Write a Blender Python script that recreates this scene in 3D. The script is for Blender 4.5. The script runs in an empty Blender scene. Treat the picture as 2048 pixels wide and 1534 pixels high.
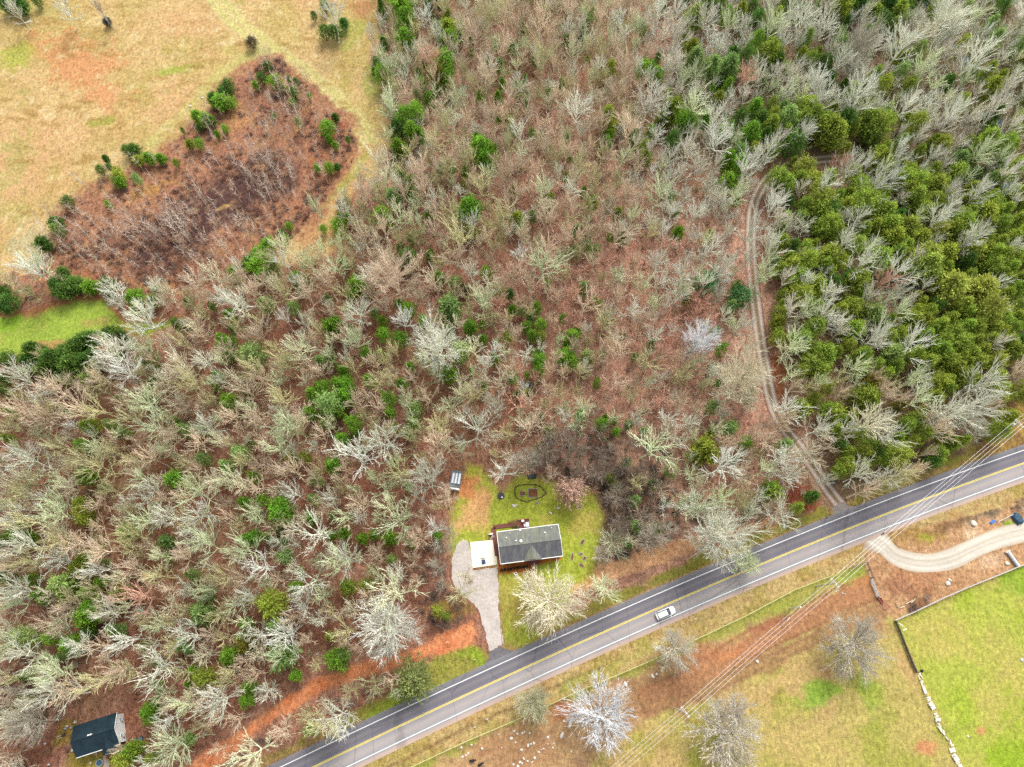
import bpy, bmesh, math, random
import numpy as np
from mathutils import Vector, Matrix, Quaternion

# ---------------------------------------------------------------- camera, world, sun, exposure
C = bpy.context.scene
COL = C.collection
R = math.radians
CAM_H, FPX, CX, CY, PITCH = 170.0, 1421.0, 1024.0, 767.0, R(20.2)
cam = bpy.data.cameras.new('camera'); cam.sensor_width = 36.0; cam.lens = FPX / 2048.0 * 36.0
cam.clip_start = 1.0; cam.clip_end = 9000.0
camo = bpy.data.objects.new('camera', cam); COL.objects.link(camo)
camo.location = (0, 0, CAM_H); camo.rotation_euler = (PITCH, 0, 0); C.camera = camo

SUN_EL, SUN_AZ = R(52), R(20)      # azimuth measured from +Y (top of the photo) towards +X
w = bpy.data.worlds.new("World"); C.world = w; w.use_nodes = True
nt = w.node_tree; nt.nodes.clear()
sky = nt.nodes.new('ShaderNodeTexSky'); sky.sky_type = 'NISHITA'; sky.sun_disc = False
sky.sun_elevation = SUN_EL; sky.sun_rotation = SUN_AZ; sky.air_density = 1.0; sky.dust_density = 3.0; sky.ozone_density = 1.0
bg = nt.nodes.new('ShaderNodeBackground'); bg.inputs['Strength'].default_value = 0.15
hs = nt.nodes.new('ShaderNodeHueSaturation'); hs.inputs['Saturation'].default_value = 0.2
wo = nt.nodes.new('ShaderNodeOutputWorld')
nt.links.new(sky.outputs[0], hs.inputs['Color']); nt.links.new(hs.outputs[0], bg.inputs[0]); nt.links.new(bg.outputs[0], wo.inputs[0])
sl = bpy.data.lights.new('sun', 'SUN'); sl.energy = 1.4; sl.angle = R(24); sl.color = (1.0, 0.96, 0.9)
so = bpy.data.objects.new('sun', sl); COL.objects.link(so)
sd = Vector((math.cos(SUN_EL) * math.sin(SUN_AZ), math.cos(SUN_EL) * math.cos(SUN_AZ), math.sin(SUN_EL)))
so.rotation_euler = sd.to_track_quat('Z', 'Y').to_euler(); so.location = (0, 0, 300)
C.view_settings.view_transform = 'Standard'; C.view_settings.look = 'None'
C.view_settings.exposure = 1.08; C.view_settings.gamma = 1.0
C.cycles.max_bounces = 6; C.cycles.diffuse_bounces = 4; C.cycles.transparent_max_bounces = 4
C.cycles.use_denoising = False
C.render.film_transparent = False

# ---------------------------------------------------------------- helpers
sp_, cp_ = math.sin(PITCH), math.cos(PITCH)
def G(px, py, z=0.0):
    "photograph pixel -> point of the place at height z"
    u = (px - CX) / FPX; v = (py - CY) / FPX
    dx, dy, dz = u, -v * cp_ + sp_, -v * sp_ - cp_
    t = (z - CAM_H) / dz
    return Vector((dx * t, dy * t, z))
def P(x, y, z=0.0):
    "point -> pixel (numpy ok)"
    X, Y, Z = x, y, z - CAM_H
    up = Y * cp_ + Z * sp_; f = Y * sp_ - Z * cp_
    return CX + FPX * X / f, CY - FPX * up / f
def lin(c):
    c = c / 255.0
    return c / 12.92 if c <= 0.04045 else ((c + 0.055) / 1.055) ** 2.4
KEXP = 2.0
def S(r, g, b, k=KEXP):
    "colour as seen in full daylight of the photograph -> surface albedo"
    return (min(lin(r) / k, .85), min(lin(g) / k, .85), min(lin(b) / k, .85))

def tag(o, label=None, cat=None, group=None, kind=None):
    if label: o['label'] = label
    if cat: o['category'] = cat
    if group: o['group'] = group
    if kind: o['kind'] = kind
    return o
def empty(name, loc=(0, 0, 0), rz=0.0):
    o = bpy.data.objects.new(name, None); COL.objects.link(o); o.location = loc; o.rotation_euler = (0, 0, rz)
    o.empty_display_size = 0.3
    return o
def thing(name, label, cat, loc=(0, 0, 0), rz=0.0, group=None):
    return tag(empty(name, loc, rz), label, cat, group)

class MB:
    "collects boxes, tubes and faces, then links them as ONE mesh object"
    def __init__(s): s.v = []; s.f = []
    def face(s, pts):
        n = len(s.v); s.v += [tuple(p) for p in pts]; s.f.append(tuple(range(n, n + len(pts))))
    def add(s, vs, fs):
        n = len(s.v); s.v += [tuple(p) for p in vs]; s.f += [tuple(i + n for i in f) for f in fs]
    def box(s, x0, x1, y0, y1, z0, z1, M=None):
        vs = [Vector(p) for p in ((x0, y0, z0), (x1, y0, z0), (x1, y1, z0), (x0, y1, z0), (x0, y0, z1), (x1, y0, z1), (x1, y1, z1), (x0, y1, z1))]
        if M is not None: vs = [M @ p for p in vs]
        s.add(vs, [(0, 3, 2, 1), (4, 5, 6, 7), (0, 1, 5, 4), (1, 2, 6, 5), (2, 3, 7, 6), (3, 0, 4, 7)])
    def tube(s, pts, rad, n=6, cap=True):
        pts = [Vector(p) for p in pts]
        if not hasattr(rad, '__len__'): rad = [rad] * len(pts)
        base = len(s.v); a = None
        for i, p in enumerate(pts):
            t = (pts[min(i + 1, len(pts) - 1)] - pts[max(i - 1, 0)]).normalized()
            if a is None: a = t.orthogonal().normalized()
            a = (a - t * a.dot(t)); a = a.normalized() if a.length > 1e-6 else t.orthogonal().normalized()
            b = t.cross(a)
            for k in range(n):
                th = 2 * math.pi * k / n
                s.v.append(tuple(p + (a * math.cos(th) + b * math.sin(th)) * rad[i]))
        for i in range(len(pts) - 1):
            for k in range(n):
                q = base + i * n
                s.f.append((q + k, q + (k + 1) % n, q + n + (k + 1) % n, q + n + k))
        if cap:
            s.f.append(tuple(base + k for k in reversed(range(n))))
            q = base + (len(pts) - 1) * n
            s.f.append(tuple(q + k for k in range(n)))
    def cyl(s, c, r, z0, z1, n=16, r1=None):
        s.tube([(c[0], c[1], z0), (c[0], c[1], z1)], [r, r if r1 is None else r1], n)
    def build(s, name, mat, parent=None, smooth=False):
        me = bpy.data.meshes.new(name); me.from_pydata(s.v, [], s.f)
        me.materials.append(mat)
        if smooth: me.polygons.foreach_set('use_smooth', [True] * len(me.polygons))
        me.update()
        o = bpy.data.objects.new(name, me); COL.objects.link(o)
        if parent: o.parent = parent
        return o
def one(fn, name, mat, parent=None, smooth=False):
    m = MB(); fn(m); return m.build(name, mat, parent, smooth)
def copy_tree(o, parent=None):
    c = o.copy(); COL.objects.link(c); c.parent = parent
    for ch in o.children: copy_tree(ch, c)
    return c
def bevel(o, wdt=0.03, seg=2):
    m = o.modifiers.new('bevel', 'BEVEL'); m.width = wdt; m.segments = seg; m.limit_method = 'ANGLE'; return o

# ---------------------------------------------------------------- materials
def newmat(name):
    m = bpy.data.materials.new(name); m.use_nodes = True
    t = m.node_tree; b = t.nodes['Principled BSDF']; b.inputs['Roughness'].default_value = 0.85
    b.inputs['Specular IOR Level'].default_value = 0.2
    return m, t, b
def N(t, typ, **kw):
    n = t.nodes.new(typ)
    for k, v in kw.items():
        if k in n.inputs: n.inputs[k].default_value = v
        else: setattr(n, k, v)
    return n
def noise(t, scale, detail=4, rough=0.6, vec=None):
    n = N(t, 'ShaderNodeTexNoise'); n.inputs['Scale'].default_value = scale; n.inputs['Detail'].default_value = detail; n.inputs['Roughness'].default_value = rough
    if vec is not None: t.links.new(vec, n.inputs['Vector'])
    return n
def mixc(t, fac, a, b, mode='MIX'):
    n = t.nodes.new('ShaderNodeMix'); n.data_type = 'RGBA'; n.blend_type = mode
    for sck, val in ((n.inputs[0], fac), (n.inputs[6], a), (n.inputs[7], b)):
        if hasattr(val, 'is_output') or isinstance(val, bpy.types.NodeSocket): t.links.new(val, sck)
        elif isinstance(val, (int, float)): sck.default_value = val
        else: sck.default_value = (*val, 1.0)
    return n.outputs[2]
def ramp(t, fac, stops):
    n = t.nodes.new('ShaderNodeValToRGB'); t.links.new(fac, n.inputs[0])
    e = n.color_ramp.elements
    while len(e) < len(stops): e.new(0.5)
    for i, (p, c) in enumerate(stops):
        e[i].position = p; e[i].color = (*c, 1) if hasattr(c, '__len__') else (c, c, c, 1)
    return n.outputs[0]
def plain(name, col, rough=0.8, var=0.25, scale=3.0, metal=0.0, spec=0.3, bump=0.0):
    m, t, b = newmat(name)
    tc = N(t, 'ShaderNodeTexCoord'); n = noise(t, scale, 5, 0.65, tc.outputs['Object'])
    dark = tuple(c * (1 - var) for c in col); light = tuple(min(c * (1 + var), .9) for c in col)
    t.links.new(ramp(t, n.outputs[0], [(0.3, dark), (0.7, light)]), b.inputs['Base Color'])
    b.inputs['Roughness'].default_value = rough; b.inputs['Metallic'].default_value = metal
    b.inputs['Specular IOR Level'].default_value = spec
    if bump:
        bp = N(t, 'ShaderNodeBump'); bp.inputs['Strength'].default_value = 1.0; bp.inputs['Distance'].default_value = bump
        t.links.new(n.outputs[0], bp.inputs['Height']); t.links.new(bp.outputs[0], b.inputs['Normal'])
    return m
# ---------------------------------------------------------------- value noise and painting of the land
rs = np.random.RandomState(7)
def vnoise(X, Y, cell, seed):
    r = np.random.RandomState(seed); n = 256; g = r.rand(n, n)
    x = X / cell + 1000.3; y = Y / cell + 1000.7
    xi = np.floor(x).astype(int); yi = np.floor(y).astype(int); fx = x - xi; fy = y - yi
    fx = fx * fx * (3 - 2 * fx); fy = fy * fy * (3 - 2 * fy)
    a = g[xi % n, yi % n]; b = g[(xi + 1) % n, yi % n]; c = g[xi % n, (yi + 1) % n]; d = g[(xi + 1) % n, (yi + 1) % n]
    return (a * (1 - fx) + b * fx) * (1 - fy) + (c * (1 - fx) + d * fx) * fy
def fbm(X, Y, cell, seed, o=4):
    s = 0; a = 1; t = 0
    for i in range(o):
        s = s + a * vnoise(X, Y, cell / 2 ** i, seed + i); t += a; a *= 0.55
    return s / t
def gpoly(pts): return np.array([(lambda p: (p.x, p.y))(G(x, y)) for x, y in pts])
def sdist(X, Y, poly):
    "signed distance in metres, positive inside"
    n = len(poly); d = np.full(X.shape, 1e9); ins = np.zeros(X.shape, bool)
    for i in range(n):
        x0, y0 = poly[i]; x1, y1 = poly[(i + 1) % n]
        ex, ey = x1 - x0, y1 - y0; L = ex * ex + ey * ey + 1e-9
        t = np.clip(((X - x0) * ex + (Y - y0) * ey) / L, 0, 1)
        d = np.minimum(d, np.hypot(X - x0 - t * ex, Y - y0 - t * ey))
        c = ((y0 > Y) != (y1 > Y)) & (X < ex * (Y - y0) / (ey if abs(ey) > 1e-9 else 1e-9) + x0)
        ins ^= c
    return np.where(ins, d, -d)
def ldist(X, Y, line):
    d = np.full(X.shape, 1e9)
    for i in range(len(line) - 1):
        x0, y0 = line[i]; x1, y1 = line[i + 1]
        ex, ey = x1 - x0, y1 - y0; L = ex * ex + ey * ey + 1e-9
        t = np.clip(((X - x0) * ex + (Y - y0) * ey) / L, 0, 1)
        d = np.minimum(d, np.hypot(X - x0 - t * ex, Y - y0 - t * ey))
    return d
def smooth(line, k=3):
    "Catmull-Rom through the points"
    p = [Vector((a[0], a[1], 0)) for a in line]; out = []
    for i in range(len(p) - 1):
        a, b, c, d = p[max(i - 1, 0)], p[i], p[i + 1], p[min(i + 2, len(p) - 1)]
        for j in range(k):
            t = j / k
            q = 0.5 * ((2 * b) + (c - a) * t + (2 * a - 5 * b + 4 * c - d) * t * t + (3 * b - a - 3 * c + d) * t ** 3)
            out.append((q.x, q.y))
    out.append((p[-1].x, p[-1].y))
    return np.array(out)

ROAD_PX = [(560, 1565), (674, 1514), (862, 1422), (1050, 1331), (1210, 1264), (1374, 1195.6), (1588, 1101), (1700, 1055), (1810, 1012), (1930, 968), (2048, 928)]
_r = smooth(gpoly(ROAD_PX), 4)
# a clean curve: fit y = cubic(x) and carry it on straight beyond the photograph
_c = np.polyfit(_r[:, 0], _r[:, 1], 3)
_xs = np.linspace(_r[0, 0] - 5, _r[-1, 0] + 8, 60); _ys = np.polyval(_c, _xs)
def _ext(x, y, dx, dy, n, s): return [(x + dx * s * i, y + dy * s * i) for i in range(1, n + 1)]
_d0 = np.array([_xs[0] - _xs[1], _ys[0] - _ys[1]]); _d0 /= np.linalg.norm(_d0)
_d1 = np.array([_xs[-1] - _xs[-2], _ys[-1] - _ys[-2]]); _d1 /= np.linalg.norm(_d1)
ROAD = np.array(_ext(_xs[0], _ys[0], _d0[0], _d0[1], 20, 30)[::-1] + list(zip(_xs, _ys)) + _ext(_xs[-1], _ys[-1], _d1[0], _d1[1], 20, 30))
def road_side(X, Y):
    "signed: + above (photo top side) of the centre line"
    d = ldist(X, Y, ROAD); return np.where(Y > np.interp(X, ROAD[:, 0], ROAD[:, 1]), d, -d)

TRACK_PX = [(1700, 1040), (1682, 1012), (1660, 983), (1630, 938), (1592, 886), (1562, 846), (1543, 800), (1531, 740), (1521, 680), (1513, 620), (1506, 560), (1502, 500), (1504, 430), (1516, 388), (1542, 352), (1590, 326), (1655, 318), (1730, 312)]
TRACK = smooth(gpoly(TRACK_PX), 4)
LOOP_PX = [(1738, 1072), (1766, 1090), (1790, 1112), (1825, 1124), (1865, 1126), (1905, 1117), (1950, 1096), (2000, 1076), (2055, 1062), (2130, 1040)]
LOOP = smooth(gpoly(LOOP_PX), 4)
LANE_PX = [(2030, -20), (2040, 20), (2052, 60), (2070, 120)]
LANE = smooth(gpoly(LANE_PX), 4)
CREEK_PX = [(1846, -40), (1852, 0), (1860, 25), (1890, 70), (1925, 112), (1945, 135), (1972, 168), (1988, 200), (2000, 250), (2012, 310), (2010, 350), (2004, 385), (2030, 440), (2075, 500)]
CREEK = smooth(gpoly(CREEK_PX), 4)

MEADOW = [(-90, -90), (752, -90), (764, 40), (742, 130), (768, 200), (786, 280), (768, 340), (722, 372), (672, 430), (690, 500), (640, 520), (560, 530), (300, 560), (60, 556), (-90, 610)]
SCRUB = [(530, 116), (560, 118), (602, 150), (652, 200), (694, 240), (716, 290), (700, 338), (650, 398), (606, 455), (566, 500), (540, 545), (420, 575), (300, 590), (240, 596), (130, 590), (70, 600), (20, 640), (-60, 640), (-60, 560), (60, 545), (98, 500), (104, 440), (150, 400), (200, 358), (262, 325), (340, 298), (372, 256), (420, 225), (440, 180), (500, 133)]
CLEARING = [(-90, 642), (60, 624), (150, 597), (205, 602), (250, 638), (330, 646), (378, 632), (350, 652), (300, 668), (240, 670), (200, 690), (110, 708), (-90, 735)]
YARD = [(905, 1125), (893, 1080), (898, 1045), (905, 1010), (922, 972), (930, 925), (958, 930), (985, 955), (1002, 982), (1040, 945), (1082, 955), (1130, 968), (1190, 985), (1207, 1040), (1200, 1105), (1184, 1150), (1150, 1172), (1130, 1225), (1090, 1270), (1050, 1300), (1006, 1292), (999, 1200), (990, 1130)]
STRIP_L = [(300, 1600), (365, 1534), (450, 1473), (520, 1428), (580, 1385), (640, 1350), (700, 1328), (780, 1308), (850, 1285), (900, 1262), (947, 1238), (958, 1262), (950, 1288), (880, 1312), (800, 1338), (700, 1366), (650, 1388), (600, 1415), (520, 1462), (440, 1534), (380, 1600)]
STRIP_R = [(1085, 1195), (1140, 1160), (1200, 1127), (1280, 1099), (1340, 1081), (1396, 1068), (1470, 1055), (1560, 1030), (1560, 1040), (1470, 1070), (1396, 1098), (1340, 1121), (1250, 1151), (1170, 1178), (1120, 1205)]
HAYFIELD = [(1787, 1241), (2200, 1062), (2200, 1700), (1980, 1700), (1925, 1534), (1880, 1430), (1842, 1355), (1815, 1295)]
FENCE_PX = [(640, 1590), (821, 1534), (930, 1483), (1033, 1439), (1100, 1408), (1170, 1376), (1240, 1347), (1317, 1314), (1396, 1276), (1490, 1232), (1587, 1180), (1660, 1152), (1728, 1125)]
MUD = [(700, 1700), (880, 1520), (1005, 1462), (1090, 1425), (1180, 1385), (1262, 1362), (1310, 1325), (1385, 1300), (1450, 1268), (1490, 1255), (1560, 1232), (1640, 1188), (1700, 1165), (1752, 1158), (1770, 1190), (1770, 1250), (1740, 1262), (1690, 1225), (1610, 1270), (1520, 1320), (1420, 1372), (1330, 1410), (1250, 1470), (1180, 1534), (1100, 1700)]
DIRT_R = [(1730, 1130), (1735, 1095), (1790, 1060), (1900, 1040), (2000, 1015), (2200, 950), (2200, 1062), (2040, 1132), (1900, 1190), (1787, 1241), (1762, 1205)]
VERGE_UR = [(1770, 1003), (1840, 965), (1930, 925), (1960, 900), (1975, 865), (2010, 820), (2048, 775), (2200, 640), (2200, 860), (2048, 900), (1920, 945), (1800, 992)]
ROADSIDE_L = [(700, 1460), (790, 1385), (860, 1310), (940, 1290), (968, 1300), (980, 1330), (880, 1385), (800, 1420)]

def paint(X, Y):
    "returns colour (as seen) and class for every ground vertex"
    n = X.size
    n1 = fbm(X, Y, 14, 11); n2 = fbm(X, Y, 5, 21); n3 = fbm(X, Y, 40, 31); n4 = fbm(X, Y, 1.6, 41); n5 = fbm(X * .5 + Y * .87, Y * .5 - X * .87, 3, 51, 3)
    jit = (n2 - .5) * 5 + (n4 - .5) * 2.5
    PX, PY = P(X, Y, 0.0)
    col = np.empty((n, 3)); cls = np.zeros(n, int); rug = np.ones(n)
    def C3(*c): return np.array(c, float)
    def lay(a, c):
        a = a[:, None]; col[:] = col * (1 - a) + (c if c.ndim == 2 else c[None, :]) * a
    def st(x, e0, e1): t = np.clip((x - e0) / (e1 - e0), 0, 1); return t * t * (3 - 2 * t)
    def blob(px, py, rx, ry, c, k=1.0, ang=0):
        q = G(px, py); ca, sa = math.cos(R(ang)), math.sin(R(ang)); sc = 8.2
        dx, dy = (X - q.x), (Y - q.y); u = (dx * ca + dy * sa) / (rx / sc); v = (-dx * sa + dy * ca) / (ry / sc)
        lay(st(1.25 - np.hypot(u, v) + (n2 - .5) * 1.9 + (n4 - .5) * 1.1 + (n5 - .5) * .8, 0, .9) * k, C3(*c))
    # forest floor
    col[:] = C3(200, 158, 134)
    lay(st(n2, .35, .65) * .7, C3(176, 128, 106)); lay(st(n1, .5, .72) * .6, C3(220, 180, 152))
    lay(st(n4, .55, .75) * .5, C3(236, 204, 178)); lay(st(n3 + n5 * .25, .62, .8) * .4, C3(140, 130, 80))
    lft = 1 - st((PX - 1080) / 160, 0, 1) * .8; lay(lft * (PY > 380) * .6 * (.6 + .8 * n2), C3(152, 100, 80))
    q = G(1290, 640); lay(np.exp(-(((X - q.x) / 42) ** 2 + ((Y - q.y) / 50) ** 2)) * .75, C3(222, 172, 148))
    right = st((PX - 1560) / 200, 0, 1) * st((PY - 260) / 120, 0, 1); lay(right * .8, C3(130, 112, 84) * (0.8 + .5 * n4[:, None]))
    upr = st((PX - 1330) / 150, 0, 1) * st((340 - PY) / 60, 0, 1); lay(upr * .6, C3(140, 126, 98))
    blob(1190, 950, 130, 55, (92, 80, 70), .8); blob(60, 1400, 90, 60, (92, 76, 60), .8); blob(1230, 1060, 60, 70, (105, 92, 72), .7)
    blob(1740, 1020, 60, 30, (165, 120, 85), .6); blob(1590, 1000, 60, 30, (150, 78, 60), .9); blob(1555, 740, 22, 75, (170, 105, 70), .9)
    blob(760, 600, 60, 60, (180, 110, 85), .6); blob(200, 1180, 90, 60, (105, 66, 52), .5)
    rug[:] = 1.35
    # meadow
    d = sdist(X, Y, gpoly(MEADOW)); a = st(d + jit, -1.0, 1.5)
    mc = np.tile(C3(222, 190, 134), (n, 1))
    def mix(c, a, k): a = (a * k)[:, None]; return c * (1 - a) + k0(a, c)
    def mm(a, c):
        nonlocal mc; a = a[:, None]; mc = mc * (1 - a) + C3(*c)[None, :] * a
    mm(st(n1, .45, .7) * .7, (200, 178, 108)); mm(st(n3, .45, .62) * .55, (226, 178, 132)); mm(st(n5, .5, .8) * .5, (236, 212, 150)); mm(st(n4, .55, .8) * .6, (182, 150, 92)); mm(st(n2, .6, .8) * .3, (176, 176, 88))
    lay(a, mc); cls[(d + jit * .5) > 0] = 1; rug[(d + jit * .5) > 0] = .8
    M = a > .3
    def mb(*args, **kw):
        keep = col.copy(); blob(*args, **kw); col[~M] = keep[~M]
    mb(150, 120, 130, 75, (228, 160, 110), .75, ang=-35); mb(220, 190, 60, 40, (232, 165, 118), .7, ang=-35); mb(370, 45, 110, 50, (224, 180, 130), .6); mb(30, 118, 45, 45, (190, 196, 90), .8); mb(345, 142, 60, 16, (176, 184, 88), .9, ang=12)
    mb(195, 245, 30, 14, (178, 176, 88), .9, ang=20); mb(20, 420, 60, 60, (196, 184, 112), .7); mb(40, 20, 110, 26, (190, 186, 110), .7); mb(25, 340, 40, 90, (190, 182, 110), .6); mb(440, 205, 50, 25, (205, 195, 120), .5)
    mb(690, 60, 60, 60, (186, 186, 100), .75); mb(650, 30, 50, 30, (205, 190, 120), .5); mb(745, 150, 25, 100, (180, 186, 96), .7); mb(720, 20, 30, 30, (196, 140, 100), .7); mb(60, 480, 70, 40, (196, 190, 150), .6)
    p = smooth(gpoly([(425, -10), (470, 40), (540, 98), (600, 140), (660, 190), (710, 245), (735, 290)]), 3); dl = ldist(X, Y, p)
    lay(st(4.2 - dl + jit * .5, 0, 2) * M * .8, C3(228, 214, 150)); lay(np.exp(-((dl - 1.6) / .8) ** 2) * M * .5, C3(206, 208, 120))
    p = smooth(gpoly([(536, 100), (470, 125), (420, 165), (380, 215), (300, 285)]), 3); dl = ldist(X, Y, p)
    lay(st(3.0 - dl + jit * .5, 0, 2) * M * .7, C3(212, 204, 128))
    p = smooth(gpoly([(740, 300), (705, 350), (670, 385), (640, 420), (620, 470), (640, 510), (670, 520)]), 3); dl = ldist(X, Y, p)
    lay(st(3.5 - dl + jit * .5, 0, 2) * M, C3(214, 168, 118)); lay(st(1.8 - dl + jit * .3, 0, 1) * M * .7 * st(520 - PY, 60, 150), C3(186, 192, 96))
    mb(745, 330, 35, 30, (222, 196, 138), .8)
    tr_ = smooth(gpoly([(40, 300), (140, 250), (230, 215), (330, 185), (420, 150)]), 4)
    for off in (-7, -4, -1, 2, 5, 8):
        dl = np.abs(ldist(X, Y + off * 1.9, tr_) - .9); lay(np.exp(-(dl / .35) ** 2) * M * .35 * st(n2, .4, .6), C3(188, 156, 96))
    lay(M * st(fbm(X * .35 + Y * .2, Y, 2.2, 71, 3), .6, .8) * .6, C3(176, 142, 84)); lay(M * st(fbm(X, Y, 2.6, 81, 3), .64, .8) * .6, C3(240, 220, 168))
    # scrub
    jit2 = jit * 1.5 + (n1 - .5) * 7; d = sdist(X, Y, gpoly(SCRUB)); a = st(d + jit2, -1.6, 1.6)
    sc_ = np.tile(C3(182, 132, 104), (n, 1)); t = (st(n4, .5, .75) * .6)[:, None]; sc_ = sc_ * (1 - t) + C3(146, 104, 86) * t
    t = (st(n2, .55, .75) * .6)[:, None]; sc_ = sc_ * (1 - t) + C3(196, 146, 100) * t
    t = (st(n5, .6, .8) * .6)[:, None]; sc_ = sc_ * (1 - t) + C3(214, 168, 122) * t
    lay(a, sc_); cls[(d + jit2 * .5) > 0] = 2; rug[(d + jit2 * .5) > 0] = 1.3; M = a > .3
    d = sdist(X, Y, gpoly([(250, 540), (290, 450), (340, 405), (430, 350), (500, 305), (560, 300), (602, 330), (600, 375), (520, 420), (440, 470), (330, 560)]))
    lay(st(d + jit * 1.3, -1, 3) * M * .9, C3(98, 74, 70)); lay(st(d + jit, -1, 3) * st(n4, .56, .66) * .7, C3(182, 136, 108))
    mb(310, 375, 55, 16, (196, 150, 92), .8, ang=22); mb(470, 245, 75, 22, (200, 150, 104), .8, ang=10); mb(515, 335, 28, 9, (214, 160, 112), .9, ang=10); mb(660, 260, 30, 40, (176, 84, 66), .7); mb(440, 418, 45, 7, (206, 170, 112), .9, ang=28)
    mb(390, 420, 30, 9, (178, 164, 130), .7, ang=25); mb(600, 410, 30, 20, (206, 138, 98), .7); mb(180, 550, 40, 20, (190, 130, 92), .7); mb(260, 430, 50, 30, (186, 132, 96), .5); mb(640, 340, 40, 50, (176, 116, 84), .6)
    # small green clearing
    d = sdist(X, Y, gpoly(CLEARING)); a = st(d + jit * .6, -2.2, -.6); lay(a, C3(188, 132, 92)); a = st(d + jit * .7, -.5, 1.6)
    gc = C3(176, 200, 84) * (1 - st(n1, .5, .75)[:, None] * .6) + C3(210, 186, 112) * st(n1, .5, .75)[:, None] * .6
    lay(a, gc); lay(a * st(n4, .5, .8) * .5, C3(150, 178, 66)); cls[d + jit * .4 > -.6] = 3; rug[d + jit * .4 > -.6] = .7
    M = a > .5; mb(10, 645, 70, 22, (158, 202, 66), .8); mb(100, 690, 60, 10, (206, 160, 110), .8); mb(180, 645, 40, 12, (204, 160, 112), .5)
    # roadside belts
    s = road_side(X, Y)
    a = st(s, 4.2, 4.6) * st(7.2 - s + jit * .7, 0, 1.5); lay(a, C3(176, 150, 94)); lay(a * st(n2, .35, .6) * .8, C3(150, 150, 66)); cls[a > .5] = 5; rug[a > .5] = .9
    d = sdist(X, Y, gpoly(ROADSIDE_L)); a = st(d + jit * .5, -1, 1.2); lay(a, C3(164, 160, 78)); lay(a * st(n2, .4, .62), C3(158, 178, 62)); cls[d > 0] = 5
    low = s < -3.4
    lay(low * 1.0, C3(206, 180, 122)); lay(low * st(n4, .48, .7) * .5, C3(190, 142, 92)); lay(low * st(n2, .5, .7) * .6, C3(176, 160, 84)); lay(low * st(n5, .6, .8) * .4, C3(222, 190, 130)); cls[low] = 5; rug[low] = 1.0
    ln = gpoly(FENCE_PX); past = low & (Y < np.interp(X, ln[:, 0], ln[:, 1]))
    lay(past * 1.0, C3(204, 188, 112)); lay(past * st(n1, .45, .68) * .8, C3(214, 180, 124)); lay(past * st(n2, .5, .72) * .7, C3(170, 178, 76)); lay(past * st(n4, .62, .8) * .5, C3(160, 140, 78)); cls[past] = 6; rug[past] = .8
    dl = ldist(X, Y, ln); lay(past * st(3.2 - dl + jit * .4, 0, 1.6) * .8, C3(172, 174, 84))
    for q_, c_ in (((470, 120), 1), ((300, 60), 1)): pass
    dl = np.abs(s + 6.3 + (n2 - .5) * 1.2); lay(low * np.exp(-(dl / .35) ** 2) * .5 * st(1330 - PX, 0, 200), C3(120, 90, 62))
    M = past
    d = sdist(X, Y, gpoly(MUD)); a = st(d + jit, -1, 1) * past; lay(a * .85, C3(206, 166, 124)); lay(a * st(n4, .5, .7) * .5, C3(176, 130, 96)); lay(a * st(n5, .6, .75) * .5, C3(214, 172, 134)); cls[(a > .5)] = 7
    p = smooth(gpoly([(1300, 1400), (1400, 1352), (1480, 1300), (1560, 1258), (1640, 1222), (1700, 1192), (1758, 1172)]), 3); dl = ldist(X, Y, p); lay(st(2.9 - dl + jit * .4, 0, 1) * past * .85, C3(196, 142, 104)); lay(np.exp(-((dl - 1.3) / .35) ** 2) * past * .5, C3(206, 150, 108)); lay(np.exp(-((dl - 2.6) / .25) ** 2) * past * .6, C3(140, 86, 58))
    p = smooth(gpoly([(1260, 1420), (1380, 1395), (1500, 1340), (1600, 1292), (1700, 1245), (1775, 1215)]), 3); dl = ldist(X, Y, p); lay(st(2.2 - dl + jit * .6, 0, 1) * past * .8, C3(186, 146, 104)); lay(np.exp(-((dl - .9) / .3) ** 2) * past * .6, C3(160, 122, 90))
    mb(1540, 1250, 50, 7, (184, 118, 88), .7, ang=25); mb(1475, 1275, 45, 8, (188, 126, 94), .7, ang=22); mb(1400, 1300, 26, 18, (196, 136, 100), .7); mb(1475, 1300, 30, 10, (222, 150, 104), .8, ang=25); mb(1720, 1165, 28, 12, (212, 148, 98), .8, ang=15)
    mb(1640, 1390, 35, 25, (150, 190, 72), .8); mb(1740, 1400, 20, 40, (160, 184, 76), .7); mb(1730, 1250, 60, 26, (188, 150, 110), .7); mb(1655, 1340, 30, 14, (190, 132, 98), .7); mb(1850, 1495, 22, 12, (226, 158, 112), .9); mb(1600, 1480, 90, 40, (214, 184, 124), .6); mb(1780, 1470, 40, 50, (176, 176, 84), .6); mb(1820, 1350, 16, 60, (222, 180, 128), .7, ang=20)
    mb(1130, 1420, 22, 20, (176, 112, 74), .8); mb(1020, 1515, 80, 30, (186, 140, 104), .6); mb(1330, 1390, 60, 40, (164, 122, 90), .6); mb(1290, 1500, 30, 30, (184, 172, 92), .6); mb(1600, 1205, 60, 12, (170, 180, 84), .7, ang=22); mb(1700, 1150, 26, 12, (160, 182, 74), .9, ang=20)
    blob(1140, 1370, 40, 14, (164, 176, 78), .6, ang=24); blob(1270, 1310, 60, 14, (196, 190, 100), .5, ang=24)
    # gravel lot, soil and hay field on the right
    d = sdist(X, Y, gpoly(DIRT_R)); a = st(d + jit * .4, -.6, .6); lay(a, C3(210, 166, 124)); lay(a * st(n4, .45, .7) * .5, C3(182, 136, 100)); lay(a * st(n5, .5, .75) * .5, C3(230, 188, 146)); cls[d > 0] = 7; rug[d > 0] = 1.1
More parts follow.
